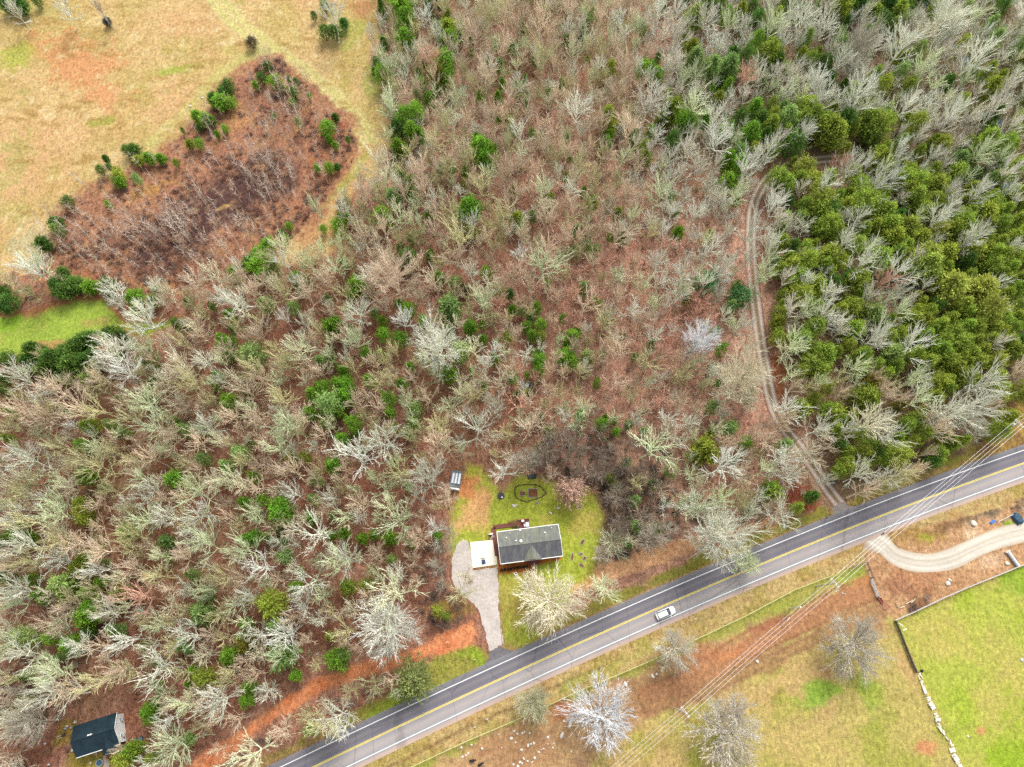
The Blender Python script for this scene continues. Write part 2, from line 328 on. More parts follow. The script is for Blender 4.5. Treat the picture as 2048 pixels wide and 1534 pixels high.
    M = a > .5; mb(1830, 1070, 70, 30, (178, 146, 82), .8, ang=12); mb(1850, 1075, 22, 10, (178, 178, 74), .8); mb(1900, 1050, 60, 12, (150, 116, 84), .8, ang=15); mb(1990, 1020, 60, 16, (120, 108, 92), .8, ang=15); mb(1945, 1065, 24, 18, (240, 206, 168), .9, ang=40); mb(1990, 1115, 50, 12, (240, 208, 172), .7, ang=20); mb(1825, 1160, 60, 26, (192, 138, 102), .7); mb(1840, 1205, 40, 16, (150, 110, 80), .7, ang=20); mb(1800, 1175, 25, 20, (176, 128, 100), .6)
    mb(2018, 1048, 16, 10, (150, 186, 66), .9)
    d = sdist(X, Y, gpoly(HAYFIELD)); a = st(d, -.1, .5); hc = np.tile(C3(190, 198, 88), (n, 1))
    t = (st(n1, .4, .65) * .8)[:, None]; hc = hc * (1 - t) + C3(206, 192, 108) * t; t = (st(n2, .5, .75) * .7)[:, None]; hc = hc * (1 - t) + C3(168, 192, 62) * t; t = (st(n4, .6, .8) * .6)[:, None]; hc = hc * (1 - t) + C3(148, 168, 60) * t
    lay(a, hc); cls[d > 0] = 8; rug[d > 0] = .75; M = a > .5
    mb(1900, 1290, 80, 50, (212, 196, 112), .6); mb(2030, 1160, 30, 40, (150, 184, 62), .7); mb(2030, 1500, 60, 40, (158, 190, 52), .7); mb(1920, 1400, 50, 40, (172, 196, 64), .6); mb(2000, 1300, 50, 60, (208, 196, 110), .5); mb(1960, 1462, 12, 8, (222, 164, 110), .9)
    d = sdist(X, Y, gpoly(VERGE_UR)); a = st(d + jit * .5, -.8, 1) * (s > 4.2); lay(a, C3(190, 158, 88)); lay(a * st(n2, .4, .6) * .7, C3(160, 122, 80)); lay(a * st(n4, .55, .8) * .6, C3(110, 84, 66)); lay(a * st(n5, .62, .75) * .5, C3(196, 178, 60)); cls[(d > 0) & (s > 4.2)] = 5; rug[(d > 0) & (s > 4.2)] = 1.1
    # clay strips
    for poly, c1, c2 in ((STRIP_L, (244, 160, 112), (226, 130, 84)), (STRIP_R, (244, 190, 142), (226, 160, 114))):
        d = sdist(X, Y, gpoly(poly)); a = st(d + jit * .45, -.5, .9); lay(a, C3(*c1)); lay(a * st(n5, .5, .75) * .7, C3(*c2)); lay(a * st(n4, .55, .8) * .5, C3(236, 176, 130)); cls[d + jit * .3 > .2] = 9; rug[d + jit * .3 > .2] = .9
    # house yard
    d = sdist(X, Y, gpoly(YARD)); a = st(d + jit * .5, -1, 1.4); yc = np.tile(C3(186, 196, 78), (n, 1))
    t = (st(n2, .45, .7) * .8)[:, None]; yc = yc * (1 - t) + C3(204, 190, 100) * t; t = (st(n4, .5, .75) * .5)[:, None]; yc = yc * (1 - t) + C3(156, 178, 56) * t
    lay(a, yc); cls[d + jit * .3 > 0] = 4; rug[d + jit * .3 > 0] = .8; M = a > .4
    mb(945, 1020, 34, 50, (236, 186, 128), .95, ang=-20); mb(935, 975, 22, 40, (226, 152, 100), .95, ang=-10); mb(915, 1045, 20, 22, (236, 190, 130), .7); mb(965, 985, 18, 30, (232, 176, 120), .7)
    mb(1040, 1190, 40, 50, (192, 176, 94), .7); mb(1030, 1250, 26, 40, (178, 156, 84), .7); mb(1160, 1050, 26, 40, (204, 180, 104), .6); mb(1020, 1270, 16, 18, (170, 184, 70), .8); mb(1085, 1240, 40, 24, (192, 152, 100), .7); mb(985, 1076, 16, 8, (176, 120, 76), .6)
    blob(900, 1080, 14, 40, (190, 180, 160), .5); blob(895, 1215, 40, 26, (172, 140, 84), .8); blob(880, 1205, 18, 14, (184, 170, 60), .7)
    # orange leaf mulch along the front wall
    d = sdist(X, Y, gpoly([(993, 1112), (1001, 1110), (1003, 1126), (1124, 1111), (1122, 1119), (1064, 1131), (1064, 1143), (997, 1149)])); a = st(d + (n4 - .5) * .6, -.2, .3); lay(a, C3(196, 116, 58)); lay(a * st(n4, .5, .7) * .7, C3(226, 152, 84))
    # yard of the second house
    blob(170, 1530, 42, 34, (170, 156, 70), .9); blob(140, 1460, 22, 30, (176, 150, 76), .8); blob(210, 1525, 30, 12, (170, 160, 70), .7); blob(240, 1440, 26, 10, (166, 96, 62), .8)
    col[:] = np.clip(col, 8, 250)
    return col, cls, rug

NAMES = ['forest_floor', 'meadow', 'scrub_ground', 'grass_clearing', 'lawn', 'roadside_verge', 'pasture', 'bare_soil', 'hay_field', 'clay_bank']
def srgb2lin(a):
    a = a / 255.0
    return np.where(a <= .04045, a / 12.92, ((a + .055) / 1.055) ** 2.4)

def ground_material():
    m, t, b = newmat('land')
    at = N(t, 'ShaderNodeAttribute', attribute_name='land'); ru = N(t, 'ShaderNodeAttribute', attribute_name='rug')
    tc = N(t, 'ShaderNodeTexCoord')
    f1 = noise(t, 1.1, 6, 0.72, tc.outputs['Object']); f2 = noise(t, 4.5, 3, 0.7, tc.outputs['Object'])
    mp = N(t, 'ShaderNodeMapping'); mp.inputs['Rotation'].default_value = (0, 0, R(35)); mp.inputs['Scale'].default_value = (1, .35, 1)
    t.links.new(tc.outputs['Object'], mp.inputs[0]); f3 = noise(t, 1.6, 4, 0.7, mp.outputs[0])
    vo = N(t, 'ShaderNodeTexVoronoi'); vo.inputs['Scale'].default_value = 1.7; t.links.new(tc.outputs['Object'], vo.inputs['Vector'])
    # contrast multiplier
    def mr(sock, a, bb):
        n = N(t, 'ShaderNodeMapRange'); t.links.new(sock, n.inputs[0]); n.inputs[1].default_value = .28; n.inputs[2].default_value = .72; n.inputs[3].default_value = a; n.inputs[4].default_value = bb; return n.outputs[0]
    def mul(a, bb, op='MULTIPLY'):
        n = N(t, 'ShaderNodeMath', operation=op)
        for i, q in enumerate((a, bb)):
            if isinstance(q, (int, float)): n.inputs[i].default_value = q
            else: t.links.new(q, n.inputs[i])
        return n.outputs[0]
    s = mul(mul(mr(f1.outputs[0], -.42, .42), mr(f2.outputs[0], -.5, .5), 'ADD'), mr(f3.outputs[0], -.3, .3), 'ADD')
    s = mul(s, ru.outputs['Fac']); s = mul(s, 1.0, 'ADD'); s = mul(s, .3, 'MAXIMUM')
    cx = N(t, 'ShaderNodeCombineXYZ')
    for i in range(3): t.links.new(s, cx.inputs[i])
    c = mixc(t, 1.0, at.outputs['Color'], cx.outputs[0], 'MULTIPLY')
    # fine flecks of leaves and straw
    fl = ramp(t, vo.outputs['Color'], [(0.0, (.8, .8, .8)), (1.0, (1.22, 1.18, 1.12))]); c = mixc(t, .8, c, fl, 'MULTIPLY')
    t.links.new(c, b.inputs['Base Color']); b.inputs['Roughness'].default_value = 1.0; b.inputs['Specular IOR Level'].default_value = 0.05
    bp = N(t, 'ShaderNodeBump'); bp.inputs['Strength'].default_value = .8; bp.inputs['Distance'].default_value = .25
    t.links.new(f1.outputs[0], bp.inputs['Height']); t.links.new(bp.outputs[0], b.inputs['Normal'])
    return m
LAND = ground_material()

def build_ground():
    xs = np.concatenate([[-2500, -1200, -600, -350, -240], np.arange(-200, 200.1, .55), [240, 350, 600, 1200, 2500]])
    ys = np.concatenate([[-2500, -1200, -600, -300, -130], np.arange(-82, 222, .55), [260, 350, 600, 1200, 2500]])
    nx, ny = len(xs), len(ys)
    XX, YY = np.meshgrid(xs, ys); X = XX.ravel(); Y = YY.ravel()
    col, cls, rug = paint(X, Y)
    alb = srgb2lin(col) / KEXP
    idx = (np.arange(ny - 1)[:, None] * nx + np.arange(nx - 1)[None, :]).ravel()
    quads = np.stack([idx, idx + 1, idx + nx + 1, idx + nx], 1)
    fc = cls[quads]; fcl = np.max(fc, axis=1) if False else fc[:, 0]
    co = np.stack([X, Y, np.zeros_like(X)], 1)
    for k, nm in enumerate(NAMES):
        q = quads[fcl == k]
        if len(q) == 0: continue
        u, inv = np.unique(q.ravel(), return_inverse=True)
        me = bpy.data.meshes.new(nm); nq = len(q)
        me.vertices.add(len(u)); me.vertices.foreach_set('co', co[u].astype(np.float32).ravel())
        me.loops.add(nq * 4); me.loops.foreach_set('vertex_index', inv.astype(np.int32).ravel())
        me.polygons.add(nq); me.polygons.foreach_set('loop_start', (np.arange(nq) * 4).astype(np.int32)); me.polygons.foreach_set('loop_total', np.full(nq, 4, np.int32))
        me.update(calc_edges=True)
        ca = me.color_attributes.new('land', 'FLOAT_COLOR', 'POINT'); ca.data.foreach_set('color', np.concatenate([alb[u], np.ones((len(u), 1))], 1).astype(np.float32).ravel())
        ra = me.attributes.new('rug', 'FLOAT', 'POINT'); ra.data.foreach_set('value', rug[u].astype(np.float32))
        me.materials.append(LAND)
        o = bpy.data.objects.new(nm, me); COL.objects.link(o); tag(o, kind='structure')
build_ground()

# ---------------------------------------------------------------- road, markings, drives
def strip(name, line, w0, w1, z, mat, kind='structure', parent=None):
    "sheet between signed offsets w0..w1 (left of travel is +) with uv = (offset, metres along)"
    line = np.asarray(line); n = len(line); T = np.gradient(line, axis=0); T /= np.linalg.norm(T, axis=1)[:, None] + 1e-9
    Nn = np.stack([-T[:, 1], T[:, 0]], 1); s = np.concatenate([[0], np.cumsum(np.hypot(*np.diff(line, axis=0).T))])
    K = 7; vs = []; uv = []
    for i in range(n):
        for k in range(K):
            a = (w0[i] if hasattr(w0, '__len__') else w0); b = (w1[i] if hasattr(w1, '__len__') else w1)
            o = a + (b - a) * k / (K - 1); p = line[i] + Nn[i] * o
            vs.append((p[0], p[1], z)); uv.append((o, s[i]))
    fs = [(i * K + k, i * K + k + K, i * K + k + K + 1, i * K + k + 1) for i in range(n - 1) for k in range(K - 1)]
    fs = [tuple(reversed(f)) for f in fs]
    me = bpy.data.meshes.new(name); me.from_pydata(vs, [], fs); me.update()
    if me.polygons[0].normal.z < 0: me.flip_normals()
    l = me.uv_layers.new(name='UVMap')
    for lp in me.loops: l.data[lp.index].uv = uv[lp.vertex_index]
    me.materials.append(mat)
    o = bpy.data.objects.new(name, me); COL.objects.link(o)
    if parent: o.parent = parent
    if kind: o['kind'] = kind
    return o
def strip_mat(name, stops, lo, hi, spk=.12, streak=.15, rough=.9):
    "colour across the strip by offset (real wear and paving), streaked along it"
    m, t, b = newmat(name); uv = N(t, 'ShaderNodeUVMap'); sp = N(t, 'ShaderNodeSeparateXYZ'); t.links.new(uv.outputs[0], sp.inputs[0])
    mr = N(t, 'ShaderNodeMapRange'); t.links.new(sp.outputs[0], mr.inputs[0]); mr.inputs[1].default_value = lo; mr.inputs[2].default_value = hi
    mp = N(t, 'ShaderNodeMapping'); mp.inputs['Scale'].default_value = (2.2, .04, 1); t.links.new(uv.outputs[0], mp.inputs[0])
    n1 = noise(t, 1.5, 4, .6, mp.outputs[0]); tc = N(t, 'ShaderNodeTexCoord'); n2 = noise(t, 1.4, 6, .75, tc.outputs['Object']); n3 = noise(t, .12, 3, .5, tc.outputs['Object'])
    ad = N(t, 'ShaderNodeMath', operation='MULTIPLY_ADD'); t.links.new(n2.outputs[0], ad.inputs[0]); ad.inputs[1].default_value = .02; t.links.new(mr.outputs[0], ad.inputs[2])
    c = ramp(t, ad.outputs[0], [((o - lo) / (hi - lo) + .01, S(*cc)) for o, cc in stops])
    c = mixc(t, 1, c, ramp(t, n1.outputs[0], [(.3, 1 - streak), (.7, 1 + streak)]), 'MULTIPLY')
    c = mixc(t, 1, c, ramp(t, n2.outputs[0], [(.3, 1 - spk), (.7, 1 + spk)]), 'MULTIPLY')
    c = mixc(t, 1, c, ramp(t, n3.outputs[0], [(.35, .93), (.65, 1.06)]), 'MULTIPLY')
    if name == 'asphalt':
        vc = N(t, 'ShaderNodeTexVoronoi'); vc.feature = 'DISTANCE_TO_EDGE'; vc.inputs['Scale'].default_value = .16; mv = N(t, 'ShaderNodeMapping'); mv.inputs['Scale'].default_value = (1, .6, 1); nd = noise(t, .5, 5, .7, tc.outputs['Object']); t.links.new(mixc(t, .25, tc.outputs['Object'], nd.outputs[1]), mv.inputs[0]); t.links.new(mv.outputs[0], vc.inputs['Vector'])
        c = mixc(t, 1, c, ramp(t, vc.outputs['Distance'], [(.002, .74), (.012, 1.0)]), 'MULTIPLY')
    t.links.new(c, b.inputs['Base Color']); b.inputs['Roughness'].default_value = rough
    return m
ROADM = strip_mat('asphalt', [(-4.3, (222, 196, 180)), (-3.5, (214, 190, 176)), (-3.1, (176, 176, 178)), (-2.2, (188, 182, 182)), (-1.5, (204, 192, 186)), (-.8, (186, 180, 182)), (-.15, (176, 172, 176)), (.15, (148, 144, 150)), (.9, (134, 130, 142)), (1.6, (152, 146, 148)), (2.4, (130, 128, 138)), (3.1, (142, 140, 146)), (4.3, (158, 156, 158))], -4.6, 4.6, .03, .06)
strip('road', ROAD, -4.15, 4.15, .012, ROADM)
WHITE = plain('road_paint_white', (.62, .62, .6), .7, .12, 2.0); YELL = plain('road_paint_yellow', (.62, .5, .1), .7, .12, 2.0)
strip('edge_line', ROAD, 2.78, 2.96, .018, WHITE); strip('edge_line', ROAD, -2.96, -2.78, .018, WHITE)
strip('centre_line', ROAD, .05, .19, .018, YELL); strip('centre_line', ROAD, -.19, -.05, .018, YELL)
TRM = strip_mat('rutted_track', [(-1.7, (140, 100, 78)), (-1.25, (210, 186, 168)), (-.8, (244, 228, 214)), (-.4, (186, 160, 136)), (0, (156, 134, 100)), (.4, (188, 160, 136)), (.8, (244, 228, 214)), (1.25, (208, 182, 162)), (1.7, (140, 100, 78))], -1.8, 1.8, .2, .1)
strip('dirt_track', TRACK, -1.75, 1.75, .008, TRM)
LPM = strip_mat('gravel_lane_surface', [(-2.6, (206, 184, 158)), (-2.0, (222, 206, 184)), (-1.2, (248, 240, 224)), (-.5, (228, 216, 196)), (0, (242, 232, 214)), (.5, (224, 212, 190)), (1.1, (250, 242, 224)), (1.9, (236, 222, 200)), (2.6, (204, 184, 156))], -2.7, 2.7, .12, .14)
_n = len(LOOP); _j = [2.15 + .1 * math.sin(i * .7) + (1.5 if i < 5 else 0) * (1 - i / 5) for i in range(_n)]
strip('gravel_lane', LOOP, [-a for a in _j], [a + .1 for a in _j], .0085, LPM)
strip('gravel_lane', LANE, -1.2, 1.2, .008, LPM)
def sheet(name, pts, z, mat, jag=0.0, sub=6, kind='structure'):
    rr = random.Random(5); p = gpoly(pts); out = []
    for i in range(len(p)):
        a = p[i]; b = p[(i + 1) % len(p)]
        for k in range(sub):
            q = a + (b - a) * k / sub; out.append((q[0] + rr.uniform(-jag, jag), q[1] + rr.uniform(-jag, jag), z))
    bm = bmesh.new(); f = bm.faces.new([bm.verts.new(v) for v in out]); bmesh.ops.triangulate(bm, faces=[f])
    me = bpy.data.meshes.new(name); bm.to_mesh(me); bm.free()
    if sum(pl.normal.z for pl in me.polygons) < 0: me.flip_normals()
    me.materials.append(mat); o = bpy.data.objects.new(name, me); COL.objects.link(o); o['kind'] = kind; return o
def speckle(name, cols, scale, rough=.95):
    m, t, b = newmat(name); tc = N(t, 'ShaderNodeTexCoord'); n = noise(t, scale, 8, .75, tc.outputs['Object']); n2 = noise(t, .35, 3, .6, tc.outputs['Object'])
    k = len(cols); c = ramp(t, n.outputs[0], [(.3 + .4 * i / (k - 1), S(*q)) for i, q in enumerate(cols)])
    c = mixc(t, 1, c, ramp(t, n2.outputs[0], [(.35, .88), (.65, 1.08)]), 'MULTIPLY')
    t.links.new(c, b.inputs['Base Color']); b.inputs['Roughness'].default_value = rough
    bp = N(t, 'ShaderNodeBump'); bp.inputs['Distance'].default_value = .08; t.links.new(n.outputs[0], bp.inputs['Height']); t.links.new(bp.outputs[0], b.inputs['Normal'])
    return m
GRAV = speckle('driveway_gravel', [(206, 192, 182), (232, 220, 210), (250, 242, 234)], 1.6)
sheet('gravel_driveway', [(912, 1092), (926, 1076), (938, 1086), (944, 1120), (947, 1141), (996, 1132), (997, 1170), (998, 1220), (1003, 1262), (1008, 1290), (998, 1292), (986, 1300), (978, 1302), (970, 1262), (958, 1222), (940, 1202), (916, 1186), (905, 1160), (904, 1124)], .006, GRAV, .22)
APRON = speckle('apron_asphalt', [(112, 108, 112), (138, 134, 138), (158, 152, 152)], 1.2)
sheet('driveway_apron', [(964, 1336), (978, 1316), (981, 1302), (988, 1299), (1000, 1291), (1010, 1298), (1030, 1303), (1052, 1303), (1040, 1318), (1000, 1338)], .0095, APRON, .05, 3)
sheet('track_apron', [(1664, 1016), (1684, 1003), (1700, 1013), (1722, 1014), (1712, 1028), (1672, 1048)], .0095, speckle('old_concrete', [(150, 140, 132), (176, 166, 158), (198, 188, 180)], 1.2), .05, 3)
PADM = plain('pale_concrete', S(254, 246, 226, 1.45), .85, .07, .8)
_m, _t, _b = newmat('creek_water'); _b.inputs['Base Color'].default_value = (.06, .10, .14, 1); _b.inputs['Roughness'].default_value = .12; _b.inputs['Specular IOR Level'].default_value = .6
_tc = N(_t, 'ShaderNodeTexCoord'); _nn = noise(_t, 1.2, 3, .6, _tc.outputs['Object']); _bp = N(_t, 'ShaderNodeBump'); _bp.inputs['Distance'].default_value = .05; _t.links.new(_nn.outputs[0], _bp.inputs['Height']); _t.links.new(_bp.outputs[0], _b.inputs['Normal'])
CW = [(1.7 if (P(x, y, 0)[1] < 26 or 115 < P(x, y, 0)[1] < 205 or 340 < P(x, y, 0)[1] < 395) else .5) for x, y in CREEK]
strip('creek', CREEK, [-w_ for w_ in CW], [w_ for w_ in CW], .007, _m)
# ---------------------------------------------------------------- trees
# crown centres read off the photograph, in tiles at 2.922x: x,y,radius,look
E_DATA = {
(0, 0): "40,30,45,d 120,40,50,d 220,10,30,d 1835,95,22,d 1900,40,35,d 1900,190,45,d 1960,190,45,d 2010,140,30,d 1565,390,35,d 1530,460,35,d 1495,500,22,g 1610,480,45,g 1650,510,25,o 1690,465,20,d 1730,485,25,d 1720,535,28,g 1810,560,15,g 1710,600,22,g 1600,675,15,g 1335,510,48,d 1250,580,38,d 1290,600,50,g 1350,605,35,g 1310,545,40,d 1150,680,35,g 1205,700,40,g 1240,710,25,d 1165,745,18,d 1270,785,18,g 1315,755,25,g 1070,765,14,d 1110,845,28,o 1165,840,30,g 1960,690,25,d 1915,750,50,g 1925,815,25,g 1960,852,22,g 2035,820,18,d 1855,985,25,g 1925,985,35,g 1970,980,20,d 1745,720,22,m 785,880,40,d 620,930,20,d 740,880,30,d 810,940,30,o 870,925,35,g 940,930,30,g 1030,955,22,o 590,995,30,d 640,980,20,d 690,1040,42,o 690,1000,25,o 805,1050,25,m 700,1065,35,g 635,1195,22,g 400,1185,42,d 330,1310,45,d 345,1350,35,m 250,1425,45,d 280,1440,25,d 1995,1195,32,b 1690,1325,25,g 1640,1360,18,g 1670,1390,20,g 1570,1430,45,g 1540,1460,40,g 1500,1480,30,g 1980,1320,50,g 1990,1270,25,g 1890,1340,25,g 1460,1520,30,g 1470,250,38,b 628,128,26,k",
(674, 0): "260,50,35,d 290,90,30,d 380,40,60,g 400,120,50,g 390,160,40,g 540,60,35,d 590,20,30,d 275,260,35,d 400,240,48,g 650,190,50,o 660,240,45,g 600,160,30,d 460,190,22,d 230,370,40,d 270,440,45,g 220,420,30,d 300,470,25,g 620,380,60,g 650,400,40,g 590,440,50,o 640,470,40,g 500,500,35,g 520,540,25,g 540,590,35,g 460,670,50,g 400,700,55,g 350,760,50,d 440,780,55,g 480,800,40,g 360,870,45,g 330,920,30,d 400,890,30,g 840,575,35,g 940,580,35,g 965,500,30,g 840,880,60,g 890,900,50,g 800,850,25,d 860,940,50,g 1310,495,28,g 1240,570,35,g 1600,410,40,o 1580,690,55,o 1590,750,40,o 1575,840,30,g 1590,800,30,g 1790,420,50,g 1830,410,40,g 1860,460,50,g 1930,570,35,o 1960,650,55,o 2020,730,45,g 1830,780,40,g 1795,870,42,o 1800,930,40,o 1440,1130,32,g 1250,1160,22,g 330,1160,45,m 430,1130,35,g 270,1280,60,g 440,1060,30,g 780,1230,60,g 720,1260,35,m 750,1080,25,o 1990,1370,40,g 1600,1390,28,o 1400,1360,40,m 1510,1480,40,m 550,1480,25,o 400,1500,30,g 1650,110,25,g 1350,60,25,d 1140,790,25,m 1100,470,25,g 1020,290,25,g 790,320,18,g 950,390,30,m 1000,700,22,g 880,380,25,m",
(1348, 0): "480,130,50,d 450,60,40,d 550,330,70,o 600,380,50,d 590,300,50,d 640,430,48,o 1070,50,60,d 970,40,40,g 880,90,30,d 1150,100,50,g 1240,50,60,d 1200,140,50,d 1300,90,60,g 1330,60,50,d 960,210,35,d 830,330,40,g 1540,320,25,g 1360,515,48,g 1480,590,30,g 1575,470,20,g 260,500,30,d 310,510,30,o 470,640,50,g 500,710,50,d 380,700,50,d 440,800,70,g 560,750,60,o 640,790,50,g 690,850,60,d 740,720,60,g 760,650,60,g 800,700,60,g 870,740,60,o 900,770,70,g 940,800,70,g 920,650,45,g 1130,720,60,g 1180,760,70,g 1230,720,50,g 1150,790,50,d 1350,710,35,g 780,600,30,g 60,730,60,g 10,650,40,o 100,710,30,g 300,1080,60,g 340,1070,40,g 290,1060,30,d 690,960,35,g 600,1060,60,g 640,1090,60,o 750,1000,60,g 790,1080,60,g 720,1060,50,o 1000,880,35,g 1220,880,45,g 1190,910,45,o 1540,870,60,g 1500,850,50,g 1420,900,45,g 1700,850,45,g 850,1190,70,g 750,1210,50,g 900,1250,60,d 830,1240,60,g 890,1330,70,o 850,1340,50,o 940,1380,50,g 760,1450,45,o 810,1440,40,o 1090,1200,80,g 1180,1220,60,g 1230,1250,60,g 1250,1330,60,g 1350,1340,60,g 1270,1400,60,o 1370,1120,50,g 1410,1080,60,o 1400,1160,60,g 1500,1010,50,g 1510,1100,60,o 1560,1080,40,g 1640,1020,50,g 1660,1320,70,g 1700,1270,60,g 1620,1350,60,g 1890,1060,50,o 1830,1210,60,g 1800,1260,60,g 1920,1240,50,o 1990,1150,50,g 2030,1200,40,g 1990,1300,50,g 1960,1400,50,o 1850,1490,60,g 1800,1470,50,g 1460,1510,70,y 1600,1480,50,o 1540,1360,50,y 1290,1490,60,g 900,1510,60,g 1010,1400,40,g 200,1380,35,o 20,1370,40,g 620,1350,40,g 1310,980,45,g 1870,970,40,m 1650,950,50,m 2010,780,40,g 1450,1240,50,g 1500,1190,55,g 1570,1160,50,g 1700,1180,50,g 1740,1250,50,d 1430,1400,50,o 1900,1320,50,g 1740,1480,60,g 1690,1420,55,o 1160,1330,50,g 1100,1350,50,g 1340,1450,50,g 1430,1010,40,g 1330,820,40,g 1250,980,40,g 1730,950,40,g",
(0, 505): "60,290,60,d 30,330,50,d 20,230,40,d 350,190,60,d 440,190,55,d 380,220,60,d 370,120,35,d 530,205,48,g 630,195,50,d 650,240,30,d 790,265,55,g 900,280,50,g 905,215,20,g 1100,290,40,d 1500,80,60,g 1540,130,50,g 1460,60,45,d 1550,50,60,g 1370,110,35,g 1730,150,40,g 1780,165,35,g 1530,20,40,g 1350,370,40,g 1560,310,50,m 1720,330,45,m 1920,280,40,m 1950,440,60,g 1305,510,50,g 1310,550,45,g 1350,530,45,g 1050,430,50,d 200,580,55,d 220,560,50,d 180,640,50,d 320,620,60,d 300,670,60,d 420,600,70,d 470,560,60,d 520,530,60,d 560,500,50,d 440,660,70,d 520,650,60,d 560,610,50,d 390,700,40,d 680,490,60,d 730,490,40,d 640,480,40,d 70,640,60,d 30,740,50,d 30,810,50,d 200,690,30,d 880,640,60,m 1280,725,45,g 1880,645,55,m 1490,610,80,m 2010,700,50,g 1890,800,60,g 1830,830,60,g 1980,770,50,g 1930,890,80,m 2020,840,60,g 1900,1010,40,m 1350,870,60,g 1340,910,60,m 1410,1180,60,m 1200,1210,50,m 1330,1250,60,m 1080,1040,55,m 530,1020,55,o 650,1010,50,m 490,1130,45,g 510,1310,60,g 1030,1330,60,g 1490,1320,50,g 1790,1200,50,y 1850,1330,50,m 1950,1250,55,g 1430,1460,50,g 1540,1450,50,g 1640,1480,60,g 490,1470,60,o 1830,1440,45,m 2010,1090,50,g 2000,1120,50,g 710,870,35,m 620,1380,35,m",
(674, 505): "120,190,62,g 180,230,40,g 90,250,35,g 370,310,40,g 420,345,55,g 510,405,45,g 660,330,70,m 680,380,50,m 690,190,50,m 740,220,50,b 870,120,45,g 940,230,50,g 1010,250,40,d 220,360,40,m 270,410,38,g 275,490,55,g 375,515,58,g 175,595,45,g 255,600,38,g 425,670,40,g 720,590,65,m 655,715,55,g 650,460,40,m 780,440,50,g 850,430,28,g 855,510,38,g 930,530,25,g 785,690,22,g 1025,340,40,g 1165,330,50,g 1190,430,45,g 1110,440,40,g 1140,490,45,g 1190,500,40,o 1320,390,36,g 1370,500,60,g 1400,470,30,g 1340,540,40,g 1330,620,60,g 1370,650,50,g 1460,620,50,m 1180,640,55,g 1180,690,45,g 1110,720,20,g 1520,770,35,g 1780,925,22,g 1545,1010,50,g 1565,970,25,g 1630,1050,35,g 1555,1090,18,o 60,780,60,g 60,860,60,g 190,755,55,g 380,770,48,g 300,860,55,g 310,940,40,g 460,920,55,m 100,1000,60,g 110,1050,50,g 30,1100,50,g 10,930,50,g 1235,190,28,g 1660,110,22,g 415,40,50,d 1060,830,25,g 1920,1470,25,g 1740,1450,50,m 540,30,35,m 10,410,35,m 1170,745,30,m 1130,830,26,d",
(1348, 505): "190,190,70,e 380,270,70,e 330,320,50,m 630,255,40,o 620,310,40,g 610,360,50,g 590,60,40,d 620,110,50,g 680,90,60,g 720,140,60,o 680,190,50,g 820,200,60,o 890,20,60,g 870,80,60,g 950,60,60,o 900,130,50,o 1060,180,80,g 1010,160,60,d 1100,200,50,d 1030,330,65,o 1000,310,50,g 880,300,40,g 1040,460,60,o 1070,440,50,g 1160,370,60,m 1120,350,50,g 1400,270,50,g 1430,300,50,g 1380,400,60,g 1410,420,50,g 1250,400,50,g 1460,90,90,y 1600,210,90,y 1540,190,60,o 1780,220,80,y 1800,250,60,o 1760,200,50,g 1830,340,90,y 1800,370,60,o 1570,20,60,o 1700,60,60,d 1850,80,60,g 1900,30,60,g 1980,30,50,g 1950,100,60,g 1900,130,50,g 2020,160,60,g 1990,220,60,o 1930,250,50,g 2030,80,50,g 1990,320,50,g 1540,430,60,g 1500,460,50,g 1600,400,60,o 1620,480,60,g 1560,520,60,g 1700,440,60,o 1750,440,60,g 1650,540,70,g 1700,520,50,g 1930,530,60,g 1960,580,60,g 2020,600,50,g 2030,400,60,g 1980,380,50,g 1780,580,60,g 1720,600,60,g 1590,640,60,g 1640,680,60,g 1700,740,60,g 1760,650,60,g 1800,640,50,g 1540,760,60,g 1590,750,50,o 1590,800,50,g 1460,650,70,o 1500,640,50,o 1400,600,60,g 1350,620,50,g 1270,600,60,m 1280,670,60,o 870,600,70,o 830,590,60,g 840,640,60,g 940,590,50,g 760,630,50,g 790,660,60,y 740,700,50,y 850,690,60,g 1090,610,70,o 1040,620,50,g 820,440,70,g 780,470,60,g 600,470,40,g 600,500,50,g 810,860,50,g 800,890,40,g 1140,760,60,a 1130,790,50,a 1110,860,80,g 1070,850,60,g 1150,860,60,g 920,940,70,o 890,920,60,o 960,990,60,g 930,1040,60,g 1310,900,55,a 1420,950,60,a 1400,980,60,o 1440,920,50,a 1450,1060,60,g 1420,1100,50,g 1380,1110,50,g 1560,1070,60,g 1600,1100,50,g 1520,1180,60,g 1550,1190,50,g 1500,1220,50,d 1290,1190,80,g 1250,1210,60,g 1330,1170,50,g 1170,1180,60,d 1130,1130,60,g 1070,1060,60,g 1160,1220,50,g 1000,1230,60,g 990,1260,60,g 960,1280,50,g 1010,1170,50,g 960,1130,50,d 1890,860,50,g 1920,850,40,g 1960,840,30,g 2010,780,40,g 1680,1100,50,o 1620,1130,40,o 170,1160,85,o 410,1120,50,g 570,1410,70,g 560,1390,60,g 600,1430,40,g 275,570,45,g 220,670,30,g 240,470,35,g 220,910,50,m 320,1030,60,m 640,1130,60,m 430,870,30,o 1850,450,60,g 1900,470,50,o 1870,640,60,g 1700,650,50,o 1480,350,50,g 1520,320,50,d 1680,310,60,g 1700,360,55,g 1640,330,50,o 1930,170,50,o 1340,120,50,g 1300,480,55,g 1340,520,50,g 1450,400,50,g 1660,620,55,g 1750,520,55,g 1830,520,60,g 1900,400,60,g 1960,450,55,g",
